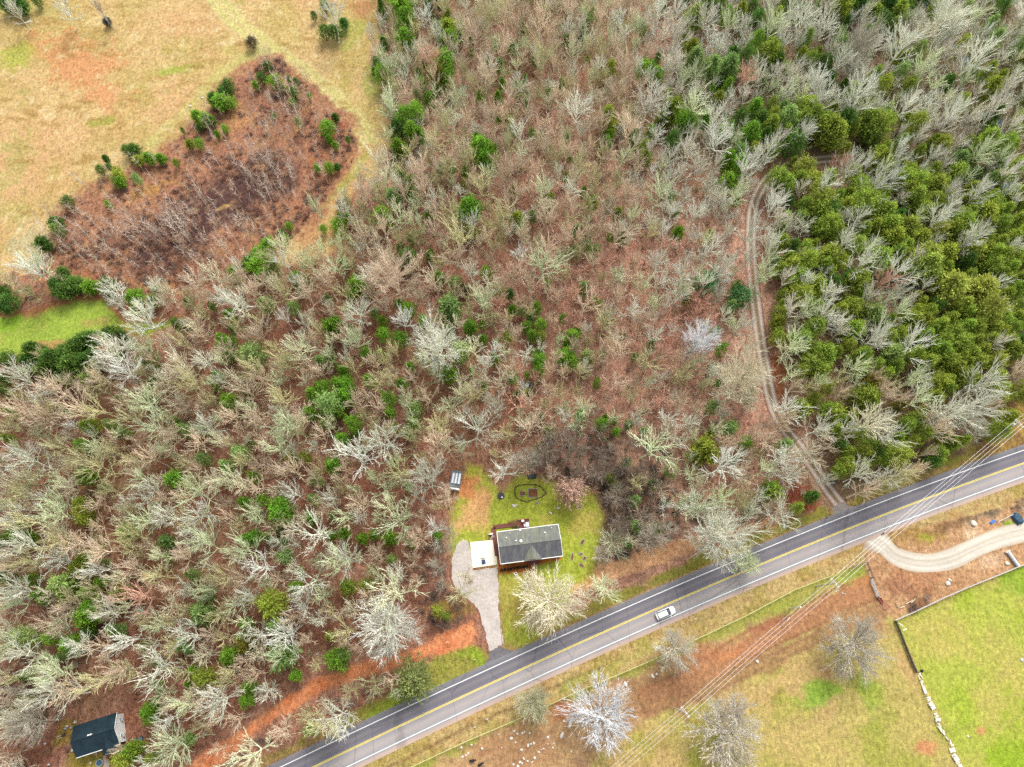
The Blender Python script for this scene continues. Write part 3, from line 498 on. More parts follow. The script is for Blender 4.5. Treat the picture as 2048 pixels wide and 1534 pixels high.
(0, 1009): "500,40,60,o 510,90,50,o 80,170,40,g 140,190,60,g 180,200,50,g 510,310,50,o 470,380,60,o 490,350,50,o 200,440,50,g 240,530,50,g 260,560,40,g 380,470,70,m 400,500,60,o 520,520,60,g 600,460,40,g 530,640,70,g 510,690,60,g 550,600,60,g 520,740,50,d 310,780,50,g 420,820,60,g 450,840,60,d 470,790,50,g 160,780,70,m 40,430,60,d 690,740,60,m 670,730,50,g 760,170,60,m 980,220,50,m 1130,410,60,m 1190,640,70,m 1180,620,50,m 850,830,40,m 1110,850,40,m 1440,210,60,g 1490,190,50,g 1570,190,40,m 1650,50,70,g 1940,180,45,g 2010,170,40,g 1730,480,55,g 1600,580,90,o 1350,880,60,g 1340,900,50,g 1450,820,60,a 1470,790,50,a 1430,780,50,o 1930,770,45,y 1980,900,70,g 1930,890,35,g 1620,710,60,m 1660,880,80,m 1730,1000,50,g 1205,1020,70,o 1110,1050,35,g 1460,1060,60,g 1450,1140,50,g 880,1210,60,g 900,1180,50,g 900,1250,50,g 740,1480,70,o 770,1440,60,g 800,1420,50,o 1100,1370,45,m 1820,1310,50,m 2030,480,50,m",
(674, 1009): "150,200,40,g 215,180,45,g 310,200,50,g 320,320,45,m 70,480,60,o 180,470,60,o 40,880,60,m 590,620,55,y 450,1020,120,v 400,1110,60,v 640,650,30,o",
}
B_DATA = {
(0, 0): "1930,70,80,w 340,0,60,w 70,30,45,w 580,40,40,k 160,1500,90,w 1640,1440,70,w 1790,1500,60,w 1850,1210,60,w",
(674, 0): "550,330,80,p 320,370,70,w 410,350,50,w 300,600,80,w 400,540,60 690,570,70,w 740,420,50 860,430,80 800,190,110 850,120,100 950,60,80 960,240,70 1010,100,70 1050,150,60 1190,330,90 1180,150,80 1170,540,60 1100,650,50 1240,50,80 1380,60,70 1400,280,60,w 1420,440,60,p 1400,630,90,w 1310,690,50 1530,370,60,w 1690,350,80 1560,100,50 1640,540,80 1700,420,60 1830,570,100 1700,740,90 1600,880,60 1880,60,70 1900,180,70 1990,210,70 1980,60,60 1990,360,80 2010,520,50 1220,850,70 1350,870,60 1260,890,70 1420,930,70 1010,850,60 1050,960,60 840,1060,80 960,1000,80 1210,1080,70,w 1060,1130,60 940,1210,80 640,960,70 600,780,90 620,720,90 760,680,60 910,680,70 440,960,80 530,920,50 530,1080,80 250,1120,70 200,930,90,c 270,1330,80 150,1370,80 640,1200,70 560,1250,60 570,1330,60 450,1380,80 700,1380,110 950,1300,60 920,1420,60 1080,1380,60 1200,1250,80 1230,1450,90 1300,1380,70 1380,1230,60 1350,1330,60 1480,1200,60 1600,1130,60 1700,1100,70 1730,1250,60,w 1900,1100,90,w 1820,1330,80 1650,1370,90 1930,1350,50,w 1760,950,70 1850,870,60 1960,900,70 2030,1000,60 1500,1040,60 1530,1350,60",
(1348, 0): "200,100,80 340,110,70,w 600,130,90,w 760,100,80,w 690,50,60 410,200,50 240,270,60 120,390,60,w 20,200,40 30,360,50 140,560,110,w 440,450,70,p 640,240,60,w 740,230,50,w 890,170,80,w 1100,230,100,k 1330,250,110,w 1480,190,80,c 1630,50,120,w 1820,70,90,v 1900,150,80,v 1760,290,120,w 1640,260,70 1500,380,90,w 960,340,80,w 860,440,70,w 780,450,60 680,530,60,w 890,560,90,w 1090,560,110,w 980,600,60,w 1360,610,80,w 1480,650,60 1650,600,80 1640,700,80 1540,710,60 1450,780,60 1300,850,60,w 1900,640,80 1960,720,70 1850,850,90,w 1930,880,60,w 2000,980,80 230,680,70,w 270,810,90,w 90,850,70 160,960,60 250,950,60 590,860,70,w 430,970,80,w 490,900,50 760,770,60,w 1050,970,80,w 960,940,60,p 930,1080,80,w 1190,1070,90,w 1250,960,60,w 1340,930,60,w 350,1150,80,w 300,1170,60 130,1240,60 450,1350,100,w 600,1200,70,w 620,1260,60 600,1420,80,w 700,1320,60 220,1440,70 1080,1270,70,w 1000,1400,80,w 1130,1450,80,w 1550,1260,80,w 1680,1250,40 1790,1110,90,w 1760,1400,80 1700,1420,60 1810,1350,60 2000,1430,50 1630,1110,60 1600,950,50",
(0, 505): "160,80,100,w 30,160,50 1130,160,90 1240,110,70,c 1100,280,70 820,370,130,w 1390,310,100,w 1400,150,60 1620,230,90 1560,310,60 1650,50,70,w 1780,60,80 1800,250,100 1900,150,80 1930,330,50 1510,450,80 1400,430,60 1170,470,60 1060,490,60 990,540,70 820,520,80,w 660,570,110,w 680,650,120,w 890,600,60 1030,680,110,c 1100,760,90 1210,830,60 1300,620,50,w 1740,560,90,w 1830,500,50 1650,650,80 1480,680,80 1500,720,70 1630,830,80 1450,810,70 100,720,100,w 320,790,100 400,880,110 540,770,80 580,900,90 610,740,80 110,940,90 250,960,90 80,1030,80 850,880,110,w 750,960,100 900,1000,110,w 990,1080,80 1200,1000,80,w 1260,1070,70,w 1150,1100,80 1340,1100,50 1340,930,80 1500,960,80 1700,980,110,w 1770,1060,80 1880,1080,70 1580,1110,100,w 330,1130,80 540,1230,110 470,1200,90 150,1200,110,w 230,1280,80 870,1190,80 650,1150,60 820,1320,70,w 640,1380,70 1340,1310,80,w 1160,1420,120,w 1100,1380,80 960,1450,60 1700,1270,80 1640,1290,60 1830,1310,60 1720,1400,70,w 2010,1250,60 2000,1380,60 120,1400,80 300,1450,80,w 740,1500,50 1850,1450,50",
(674, 505): "330,110,140 120,350,90,w 100,520,80,w 280,310,60 380,400,70,w 590,160,80 580,370,70 590,520,150,w 700,30,90 850,290,90,w 1020,100,80 980,200,70 1120,200,70 1220,70,120,w 1290,250,50 1000,380,50 1040,490,60 860,640,60,w 940,720,90,c 570,690,80,w 460,730,70 320,740,70 300,610,60 340,570,50 200,640,60 800,830,80 420,870,70,w 220,880,80 290,1060,130,w 580,1000,90 800,1050,120,w 560,1120,100 590,1220,80 120,1190,130,w 370,1240,90 480,1290,100,w 540,1340,110,w 640,1420,80 120,1460,80 300,1440,90,w 600,1470,60 1230,1150,80,k 1130,1000,90 1110,1200,80,k 1390,1100,70,k 1540,1180,70,k 1460,290,80 1560,420,90 1640,260,60 1770,170,70,w 1890,60,80 1580,40,80,p 1790,420,80 1640,560,80 1840,600,100 1280,600,50 1250,680,50 1340,700,50 1430,690,50 1310,820,60 1420,800,60 1210,870,50 1140,870,70 1830,1120,140,w 1940,1040,80 2000,210,70,w 1990,600,50 1930,310,50 1970,700,60 1990,900,50 1640,1370,50,v 1780,1330,60 2020,1450,60,w 1080,1230,60 1240,1300,60 1370,1390,95,t 1300,1400,60,t 1500,1390,45,t",
(1348, 505): "50,140,90,w 20,250,60 300,140,90,w 200,190,70,w 510,130,80,w 430,30,60 570,30,60,w 390,430,80 420,560,90,c 140,500,100,s 220,490,70,s 400,750,150,c 80,730,70 170,800,50 50,850,60 160,900,60 660,920,100,w 650,1000,80 820,1020,100,w 670,150,60 900,230,70,w 730,320,80 770,340,70,w 870,370,80,w 940,400,60 1100,60,90,w 1300,100,90,w 1250,150,80,p 1320,210,60,w 1150,260,70 1340,330,70,w 1180,480,100,w 1200,520,60 1450,540,110,w 1060,650,80,w 690,540,90,w 730,530,60,w 870,740,60,w 700,790,60 780,780,60 1000,740,60 980,810,60 1180,720,60 1390,740,70,w 1240,800,70 1430,850,80,w 1340,830,60 1850,700,130,w 1760,880,130,w 1830,900,100,w 1610,970,120,w 1570,1030,80 1160,980,120,c 1290,1040,110,w 1010,1030,70,w 1890,500,60 2030,740,40 1480,960,50 1480,1160,40 300,1230,120,w 120,1300,70,w 410,1260,80 650,1180,90,w 100,1430,100,w 200,1480,90,w 280,1450,90,w 820,1210,110,c 890,1320,50,w 1110,1280,90,w 1220,1300,100,w 1350,1280,80 1430,1270,60 1130,1380,80 1240,1370,70 590,1500,70 480,1030,70",
(0, 1009): "150,80,100 330,60,100,w 170,240,110,w 330,200,100 390,200,90 60,350,80 180,340,90 800,90,90,w 730,160,80 600,240,100 760,290,80 960,60,80,w 1170,50,100,w 1320,90,60 1490,90,80,w 570,370,70,w 740,390,90 910,410,90 1210,250,120,w 1050,320,80 1450,270,110,w 1530,370,100,w 1330,420,80 1800,410,130,w 1800,170,130,w 1980,330,110,w 1240,490,60,w 1450,550,80,w 820,540,110,p 120,500,100,w 100,580,90,w 410,550,80 380,600,80 540,500,60 640,620,90,w 360,710,70 740,780,90,w 880,720,80,w 980,680,60 1110,770,100,w 1210,760,60 600,830,90 80,790,90,w 110,900,100,w 280,1000,110,w 330,1120,120,w 370,1080,100 510,1010,100 690,960,90 740,1010,90 920,960,120,w 1120,1100,60 1330,1060,70 1280,1140,120,w 1080,1200,90,w 940,1250,70,w 1380,1260,60 1000,1420,130,w 1270,1440,60 1480,1440,140,w 1960,1230,110,w 1880,1290,100 1640,760,110,w 1780,680,50 1790,800,60 1640,920,90,w 1420,920,50 1850,930,50 1920,600,50 130,1290,120,k 690,1440,36 100,1080,70,k",
(674, 1009): "370,80,120,w 480,230,80 240,310,60 350,400,60,w 430,340,60 40,300,110,w 330,530,150,w 180,540,80 300,740,170,w 60,720,90 150,860,80 220,850,60 180,380,60 40,1300,60,w 350,1100,40,w 1210,560,195,c 1600,220,100,v 1560,300,60,k 1850,200,80,k 1160,1170,110,v 1540,1210,195,s 1990,870,125,k 600,400,70,k 560,330,60,k 620,470,50,k 590,250,60,k 640,150,50,k",
(1348, 1009): "320,190,170,w 420,330,85,w 640,80,110,w 150,30,120,w 1060,850,185,k 320,1370,225,k",
}
TILE = 2.922
def parse(d, e=False):
    out = []
    for (ox, oy), s in d.items():
        for tkn in s.split():
            q = tkn.split(','); x, y, r = map(float, q[:3]); c = q[3] if len(q) > 3 else '-'
            out.append((ox + x / TILE, oy + y / TILE, r / TILE, c))
    return out
RT = random.Random(12)
BARE, GREEN = [], []
def mdepth(p): return p.y * sp_ + (CAM_H - p.z) * cp_
for px, py, r, c in parse(B_DATA):
    g = G(px, py, 10.0); rm = r * mdepth(g) / FPX; h = min(max(8.5 + 2.2 * rm, 10), 22) * RT.uniform(.94, 1.08)
    if c == 'v' or c == 't': h = 4 + 1.2 * rm
    if (px > 940 and py > 1090): h = 5 + 1.15 * rm
    g = G(px, py, h * .66); BARE.append([g.x, g.y, h, rm, c, px, py])
for px, py, r, c in parse(E_DATA):
    g = G(px, py, 5.0); rm = r * mdepth(g) / FPX * (1.15 if py < 520 and px > 760 else 1); h = 2.2 + (1.5 if px < 760 and py < 620 else 2.7) * rm
    if c in 'bkv': h = 1.2 + 1.5 * rm
    if c in 'm': h = 3.0 + 2.6 * rm
    g = G(px, py, h * .5); GREEN.append([g.x, g.y, h, rm, c, px, py])

# ---- prototypes
def tube_arr(segs, nside):
    "segs: list of (p0, p1, r0, r1) -> verts, quads (numpy)"
    S_ = np.array([(*a, *b, c, d) for a, b, c, d in segs]); p0 = S_[:, 0:3]; p1 = S_[:, 3:6]; r0 = S_[:, 6]; r1 = S_[:, 7]
    t = p1 - p0; t /= np.linalg.norm(t, axis=1)[:, None] + 1e-9
    ref = np.where(np.abs(t[:, 2:3]) < .9, np.array([[0, 0, 1.0]]), np.array([[1.0, 0, 0]])); a = np.cross(t, ref); a /= np.linalg.norm(a, axis=1)[:, None]; b = np.cross(t, a)
    vs = []; n = len(S_)
    for rr, pp in ((r0, p0), (r1, p1)):
        for k in range(nside):
            th = 2 * math.pi * k / nside; vs.append(pp + (a * math.cos(th) + b * math.sin(th)) * rr[:, None])
    V = np.stack(vs, 1).reshape(-1, 3); base = (np.arange(n) * 2 * nside)[:, None]
    F = np.concatenate([base + np.array([[k, (k + 1) % nside, nside + (k + 1) % nside, nside + k]]) for k in range(nside)], 0)
    return V, F
def mesh_np(name, V, F, mats, attr=None, an='shade'):
    me = bpy.data.meshes.new(name); F = np.asarray(F); nf, k = F.shape
    me.vertices.add(len(V)); me.vertices.foreach_set('co', np.asarray(V, np.float32).ravel())
    me.loops.add(nf * k); me.loops.foreach_set('vertex_index', F.astype(np.int32).ravel())
    me.polygons.add(nf); me.polygons.foreach_set('loop_start', (np.arange(nf) * k).astype(np.int32)); me.polygons.foreach_set('loop_total', np.full(nf, k, np.int32))
    me.update(calc_edges=True)
    if attr is not None: a = me.attributes.new(an, 'FLOAT', 'POINT'); a.data.foreach_set('value', np.asarray(attr, np.float32))
    for m in mats: me.materials.append(m)
    return me
def grow_bare(seed, style, dense=False, H=16.0, RAD=4.6):
    "straight, ascending limbs with side branches at sharp angles, as winter oaks and hickories have"
    rr = random.Random(seed); trunk = []; crown = []
    def side(d, ang, az):
        o = d.orthogonal().normalized(); o = Quaternion(d, az) @ o
        return (d * math.cos(ang) + o * math.sin(ang)).normalized()
    def branch(p, d, L, r, lvl, out, up=.06):
        n = (4, 5, 3, 2)[lvl]; pts = [p.copy()]; q = p.copy(); dd = d.normalized(); ds = [dd]
        wob = (.05, .075, .07, .06)[lvl] * (1.5 if style == 2 and not dense else 1)
        for i in range(n):
            dd = (dd + Vector((rr.gauss(0, wob), rr.gauss(0, wob), rr.gauss(0, wob) + up))).normalized()
            q = q + dd * (L / n); pts.append(q.copy()); ds.append(dd)
        rad = [r * (1 - .75 * i / n) for i in range(n + 1)]
        for i in range(n): out.append((pts[i], pts[i + 1], rad[i], rad[i + 1]))
        return pts, rad, ds
    fork = H * rr.uniform(.30, .45) * (.55 if style == 2 else 1)
    tp, tr, td = branch(Vector((0, 0, 0)), Vector((rr.uniform(-.06, .06), rr.uniform(-.06, .06), 1)), fork, .26, 0, trunk)
    lp, lr, ld = branch(tp[-1], td[-1], (H - fork) * .8, .19, 1, crown, .05)
    nl = (9, 7, 12)[style] + (5 if dense else 0); az0 = rr.uniform(0, 6.28); limbs = [(lp, ld, (H - fork) * .8, 1.0)]
    for k in range(nl):
        t = (k / nl) ** .9; j = min(int(t * 4.2), 3)
        sp = tp[-1] if k < 3 else lp[j]
        pol = rr.uniform(.45, .85) * (1.25 if style == 2 else 1) + (.25 if k < 3 and style != 1 else 0) - .1 * t
        az = az0 + k * 2.4 + rr.uniform(-.35, .35)
        d = Vector((math.cos(az) * math.sin(pol), math.sin(az) * math.sin(pol), math.cos(pol)))
        L = min(RAD * rr.uniform(.92, 1.15) / max(math.sin(pol), .35), (H * 1.0 - sp.z) / max(math.cos(pol) + .1, .2)) * (1 - .25 * t)
        pts_, rad_, ds_ = branch(sp, d, L, .2, 1, crown, .07); limbs.append((pts_, ds_, L, .8))
    for pts_, ds_, L, g in limbs:
        for i in range(1, 6):
            for s in range(1 + (i in (2, 3)) + (1 if dense else 0)):
                az = rr.uniform(0, 6.28); l2 = L * rr.uniform(.36, .6) * (1.15 - .1 * i)
                p2, r2, d2 = branch(pts_[i], side(ds_[i], rr.uniform(.28, .6), az), l2, .1 if not dense else .08, 2, crown, .05)
                for j in range(1, 4):
                    for u in range((2 if style != 1 and j == 2 else 1) + (1 if dense else 0)):
                        p3, r3, d3 = branch(p2[j], side(d2[j], rr.uniform(.22, .5), rr.uniform(0, 6.28)), l2 * rr.uniform(.42, .72) * (1.15 if dense else 1), .062 if not dense else .042, 3, crown, .04)
                        if rr.random() < (.25 if not dense else .5):
                            e = p3[1] + side(d3[1], rr.uniform(.4, .8), rr.uniform(0, 6.28)) * l2 * .25; crown.append((p3[1], e, .04 if not dense else .026, .02 if not dense else .012))
    return trunk, crown, H, RAD
def bark_mat(name, src):
    m, t, b = newmat(name); tc = N(t, 'ShaderNodeTexCoord'); n = noise(t, .8, 4, .6, tc.outputs['Object'])
    if src == 'obj': a = N(t, 'ShaderNodeObjectInfo').outputs['Color']
    else:
        q = N(t, 'ShaderNodeAttribute', attribute_name='tint'); q.attribute_type = 'INSTANCER'; a = q.outputs['Color']
    c = mixc(t, 1, a, ramp(t, n.outputs[0], [(.3, .75), (.7, 1.2)]), 'MULTIPLY'); t.links.new(c, b.inputs['Base Color']); b.inputs['Roughness'].default_value = .95; b.inputs['Specular IOR Level'].default_value = .1
    return m
def leaf_mat(name, src):
    m, t, b = newmat(name); sh = N(t, 'ShaderNodeAttribute', attribute_name='shade')
    if src == 'obj': a = N(t, 'ShaderNodeObjectInfo').outputs['Color']
    else:
        q = N(t, 'ShaderNodeAttribute', attribute_name='tint'); q.attribute_type = 'INSTANCER'; a = q.outputs['Color']
    cx = N(t, 'ShaderNodeCombineXYZ')
    for i in range(3): t.links.new(sh.outputs['Fac'], cx.inputs[i])
    c = mixc(t, 1, a, cx.outputs[0], 'MULTIPLY'); t.links.new(c, b.inputs['Base Color']); b.inputs['Roughness'].default_value = .8; b.inputs['Specular IOR Level'].default_value = .15
    tr = N(t, 'ShaderNodeBsdfTranslucent'); t.links.new(c, tr.inputs[0]); mx = N(t, 'ShaderNodeMixShader'); mx.inputs[0].default_value = .3
    t.links.new(b.outputs[0], mx.inputs[1]); t.links.new(tr.outputs[0], mx.inputs[2]); t.links.new(mx.outputs[0], t.nodes['Material Output'].inputs[0])
    return m
BARK_O, BARK_I, LEAF_O, LEAF_I = bark_mat('bark', 'obj'), bark_mat('bark_far', 'inst'), leaf_mat('foliage', 'obj'), leaf_mat('foliage_far', 'inst')
TRUNKB = plain('trunk_bark', S(120, 104, 92), .95, .25, 2.0)
def frond_crown(seed, style):
    "leaf tufts on ascending fronds; crown of height 1 .. radius 1"
    rr = np.random.RandomState(seed); V = []; F = []; sh = []
    nf = (170, 150, 200, 130)[style]; lob = rr.rand(6) * 6.28
    for i in range(nf):
        t = 1 - (i + .5) / nf; t = t ** (.8)
        if style == 0: prof = (1 - t) ** .55 * (0.4 + .6 * min(1, t * 6))          # cone
        elif style == 1: prof = math.sqrt(max(1 - (2 * t - .85) ** 2 / 1.32, 0.02))    # round
        elif style == 2: prof = math.sqrt(max(1 - (1.6 * t - .55) ** 2, .02)) * (.8 + .3 * rr.rand())
        else: prof = math.sqrt(max(1 - (2 * t - .9) ** 2 / 1.3, .02)) * rr.uniform(.5, 1.1)
        az = i * 2.39996 + rr.uniform(-.3, .3)
        rad = prof * rr.uniform(.62, 1.16) * (1 + .13 * math.sin(3 * az + lob[0]) + .08 * math.sin(5 * az + lob[1]))
        z0 = .12 + .86 * t * .92; ns = 20; sv = rr.uniform(.72, 1.25)
        for k in range(ns):
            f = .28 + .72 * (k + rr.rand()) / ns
            p = np.array([math.cos(az) * rad * f, math.sin(az) * rad * f, min(z0 + .16 * f * f * (1 - t * .6), 1.0)])
            p[:2] += rr.normal(0, .05, 2); p[2] += rr.normal(0, .02) - .05 * (rr.rand() < .3)
            s = rr.uniform(.036, .072) * (1.15 - .3 * f) * (1.3 if style == 2 else 1)
            u = np.array([math.cos(az), math.sin(az), .35]) + rr.normal(0, .55, 3); u /= np.linalg.norm(u)
            w_ = np.cross(u, rr.normal(0, 1, 3)); w_ /= np.linalg.norm(w_) + 1e-9
            b0 = len(V); zz = np.array([1, 1, .38])
            V += [p - w_ * s * .5 * zz, p + w_ * s * .5 * zz, p + (u * s * 1.7 + w_ * s * .25) * zz, p + (u * s * 1.5 - w_ * s * .3) * zz]
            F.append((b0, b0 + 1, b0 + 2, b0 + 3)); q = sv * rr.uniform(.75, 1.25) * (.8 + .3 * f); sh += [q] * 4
    return np.array(V), np.array(F), np.array(sh)
BP = []
for k in range(24):
    tr_, cr_, H_, RA_ = grow_bare(100 + k, (0, 1, 2)[k % 3] if k < 20 else 2, k >= 20, *((14.0, 3.8) if k < 12 else (16.0, 4.6)))
    ends = sorted(math.hypot(q[1][0], q[1][1]) for q in cr_); RA_ = ends[int(len(ends) * .93)]; H_ = max(q[1][2] for q in cr_)
    V1, F1 = tube_arr(tr_, 6); V2, F2 = tube_arr(cr_, 3)
    sc = np.array([1 / RA_, 1 / RA_, 1 / H_])
    BP.append((mesh_np('trunk', V1 * sc, F1, [BARK_O]), mesh_np('crown', V2 * sc, F2, [BARK_O]), (V1 * sc, F1, V2 * sc, F2)))
GP = []
for k in range(10):
    V, F, sh = frond_crown(300 + k, (0, 1, 2, 0, 3, 1, 0, 2, 0, 1)[k])
    m_ = MB(); m_.tube([(0, 0, 0), (.01, .01, .35), (.0, .02, .9)], [.075, .05, .015], 6)
    tm = bpy.data.meshes.new('trunk'); tm.from_pydata(m_.v, [], m_.f); tm.materials.append(TRUNKB)
    GP.append((tm, mesh_np('crown', V, F, [LEAF_O], sh), (V, F, sh)))

def bark_col(c, px, py):
    j = RT.uniform(.76, 1.1)
    base = {'w': (240, 234, 212), '-': (224, 204, 178), 'c': (226, 218, 190), 'p': (218, 174, 152), 'k': (196, 188, 170), 'v': (190, 190, 158), 't': (206, 164, 142), 's': (252, 252, 246)}[c]
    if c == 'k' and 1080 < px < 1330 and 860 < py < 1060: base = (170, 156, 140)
    b = list(base)
    if c in 'w-' and RT.random() < (.45 if px < 1000 else .3): b = [b[0] - 18, b[1] - 4, b[2] - 24]
    if px > 1300 and py < 700 and c == '-': b = [238, 226, 208]
    return tuple(min(v * j, .84) for v in S(*b, .95))
def leaf_col(c, px, py):
    j = RT.uniform(.82, 1.2); h = RT.uniform(-.12, .12)
    b = {'d': (.10, .20, .035), 'g': (.19, .36, .035), 'o': (.27, .34, .045), 'y': (.31, .35, .06), 'm': (.28, .40, .12), 'e': (.09, .23, .075), 'a': (.28, .23, .035), 'b': (.10, .085, .05), 'k': (.10, .10, .08), 'v': (.24, .28, .09)}[c]
    if c == 'g' and px > 1540: b = (.29, .37, .055)
    if px > 1540 and c in 'oy': b = (b[0] * 1.1, b[1] * 1.15, b[2] * 1.2)
    return (b[0] * j * (1 + h), b[1] * j, b[2] * j)
LM = [(960, 1200, 'the gravel driveway'), (1060, 1085, 'the grey roofed house'), (1064, 985, 'the oval garden bed'), (911, 960, 'the small shed'), (190, 1465, 'the blue roofed house'),
      (1505, 480, 'the upper rutted track'), (1528, 720, 'the middle rutted track'), (1640, 955, 'the lower rutted track'), (1620, 320, 'the rutted track bend'),
      (760, 120, 'the tan meadow edge'), (730, 320, 'the tan meadow tip'), (400, 420, 'the burnt scrub'), (150, 650, 'the small green clearing'), (600, 540, 'the lower burnt scrub'),
      (1053, 775, 'the collapsed lean-to'), (1250, 1125, 'the pale clay strip'), (620, 1400, 'the red clay strip'), (1950, 150, 'the creek'), (2000, 370, 'the lower creek'), (1860, 20, 'the top of the creek'),
      (1880, 950, 'the bank above the road'), (1000, 20, 'the top woods edge'), (1400, 20, 'the topmost cedars'), (0, 1000, 'the left woods edge'), (1280, 650, 'the pinkish leafy slope'),
      (2030, 600, 'the right cedar grove'), (1750, 600, 'the middle cedar grove'), (870, 760, 'the middle of the woods'), (450, 1000, 'the woods left of the shed'), (1000, 300, 'the woods beside the meadow'), (1250, 300, 'the dense upper woods'), (650, 760, 'the woods below the scrub'), (1330, 1225, 'the white car'), (1690, 1250, 'the muddy farm track'), (350, 740, 'the woods under the clearing'), (300, 1250, 'the lower left woods')]
def where(px, py):
    d, lx, ly, n = min((math.hypot(px - x, py - y), x, y, n) for x, y, n in LM)
    dx, dy = px - lx, py - ly
    if d < 18: return 'beside ' + n
    w_ = ('far ' if d > 120 else '') 
    a = math.degrees(math.atan2(-dy, dx)) % 360
    k = ['right of', 'above right of', 'above', 'above left of', 'left of', 'below left of', 'below', 'below right of'][int((a + 22.5) // 45) % 8]
    return w_ + k + ' ' + n
def size_word(r, a, b, c): return a if r > 4.6 else (b if r > 3.0 else c)
BW = {'w': 'grey white', '-': 'tan grey', 'c': 'cream coloured', 'p': 'pinkish brown', 'k': 'dull grey', 'v': 'greenish grey', 't': 'tan leafed', 's': 'bright white'}
GW = {'d': 'dark green', 'g': 'bright green', 'o': 'olive green', 'y': 'yellow green', 'm': 'mossy pale green', 'e': 'emerald green', 'a': 'amber green', 'b': 'dark brown', 'k': 'dull grey', 'v': 'grey green'}
SPECIAL = {(1088, 1200): 'large spreading cream bare tree on the lawn below the grey roofed house', (1201, 1423): 'bright white many branched bare tree in the muddy pasture below the road', (1355, 1307): 'round grey bare tree by the wire fence below the white car', (1711, 1300): 'wide grey bare tree beside the muddy farm track', (1457, 1478): 'large grey bare tree at the bottom edge of the pasture', (1071, 1409): 'greenish grey bare tree over orange leaves just below the road', (1485, 762): 'round cream bare tree against the left side of the rutted track', (743, 318): 'cream bare tree standing alone at the lower tip of the tan meadow', (281, 632): 'sprawling white bare tree at the right end of the green clearing', (1458, 1074): 'broad grey white bare tree whose branches reach over the road edge'}
def place_tree(kind, proto, x, y, h, r, colr, rz, label, group, cat):
    t = thing(kind, label, cat, (x, y, -.02), rz, group); t.scale = (r, r, h)
    for me in proto[:2]:
        o = bpy.data.objects.new(me.name, me); COL.objects.link(o); o.parent = t; o.color = (*colr, 1)
    return t
BARE.sort(key=lambda q: -q[3] * q[3]); GREEN.sort(key=lambda q: -q[3] * q[3])
_prio = lambda q: any(math.hypot(q[5] - a, q[6] - b) < 8 for a, b in SPECIAL) or (q[6] > 1090 and q[5] > 940)
BARE.sort(key=lambda q: 0 if _prio(q) else 1)
_big = lambda q: (q[5] < 720 and q[6] < 600)
GREEN.sort(key=lambda q: 0 if _big(q) else 1)
FAR_B, FAR_G = [], []
used = {}
for i, (x, y, h, r, c, px, py) in enumerate(BARE):
    colr = bark_col(c, px, py); rz = RT.uniform(0, 6.28)
    if i >= 300: FAR_B.append((x, y, h, r, colr, rz)); continue
    lab = None
    for (a, b), s_ in SPECIAL.items():
        if math.hypot(px - a, py - b) < 8: lab = s_
    if c == 't': lab = 'tan tree still holding dry leaves ' + where(px, py)
    if not lab: lab = '%s%s bare tree %s' % (size_word(r, 'large ', '', 'small '), BW[c], where(px, py))
    k = RT.randrange(12) if r < 4.0 else RT.randrange(12, 20)
    if c in 'ks' or r > 6 or (px > 940 and py > 1090): k = 20 + i % 4
    if c == 't':
        place_tree('leafy_tree', GP[(1, 2, 5)[i % 3]], x, y, h, r * 1.1, (.50, .33, .25), rz, lab, None, 'leafy tree'); continue
    place_tree('bare_tree', BP[k], x, y, h, r * 1.06, colr, rz, lab, 'bare winter trees', 'bare tree')
for i, (x, y, h, r, c, px, py) in enumerate(GREEN):
    colr = leaf_col(c, px, py); rz = RT.uniform(0, 6.28)
    if i >= 300: FAR_G.append((x, y, h, r, colr, rz)); continue
    bush = c in 'bkv'
    lab = '%s %s %s %s' % (size_word(r * 1.6, 'large', 'middling', 'small'), GW[c], 'bush' if bush else 'evergreen tree', where(px, py))
    k = RT.choice([1, 2, 5, 7]) if c in 'mykbve' or px < 760 else RT.randrange(10)
    place_tree('bush' if bush else 'evergreen_tree', GP[k], x, y, h, r * 1.16, colr, rz, lab, 'scattered bushes' if bush else 'evergreens among the bare woods', 'bush' if bush else 'evergreen tree')

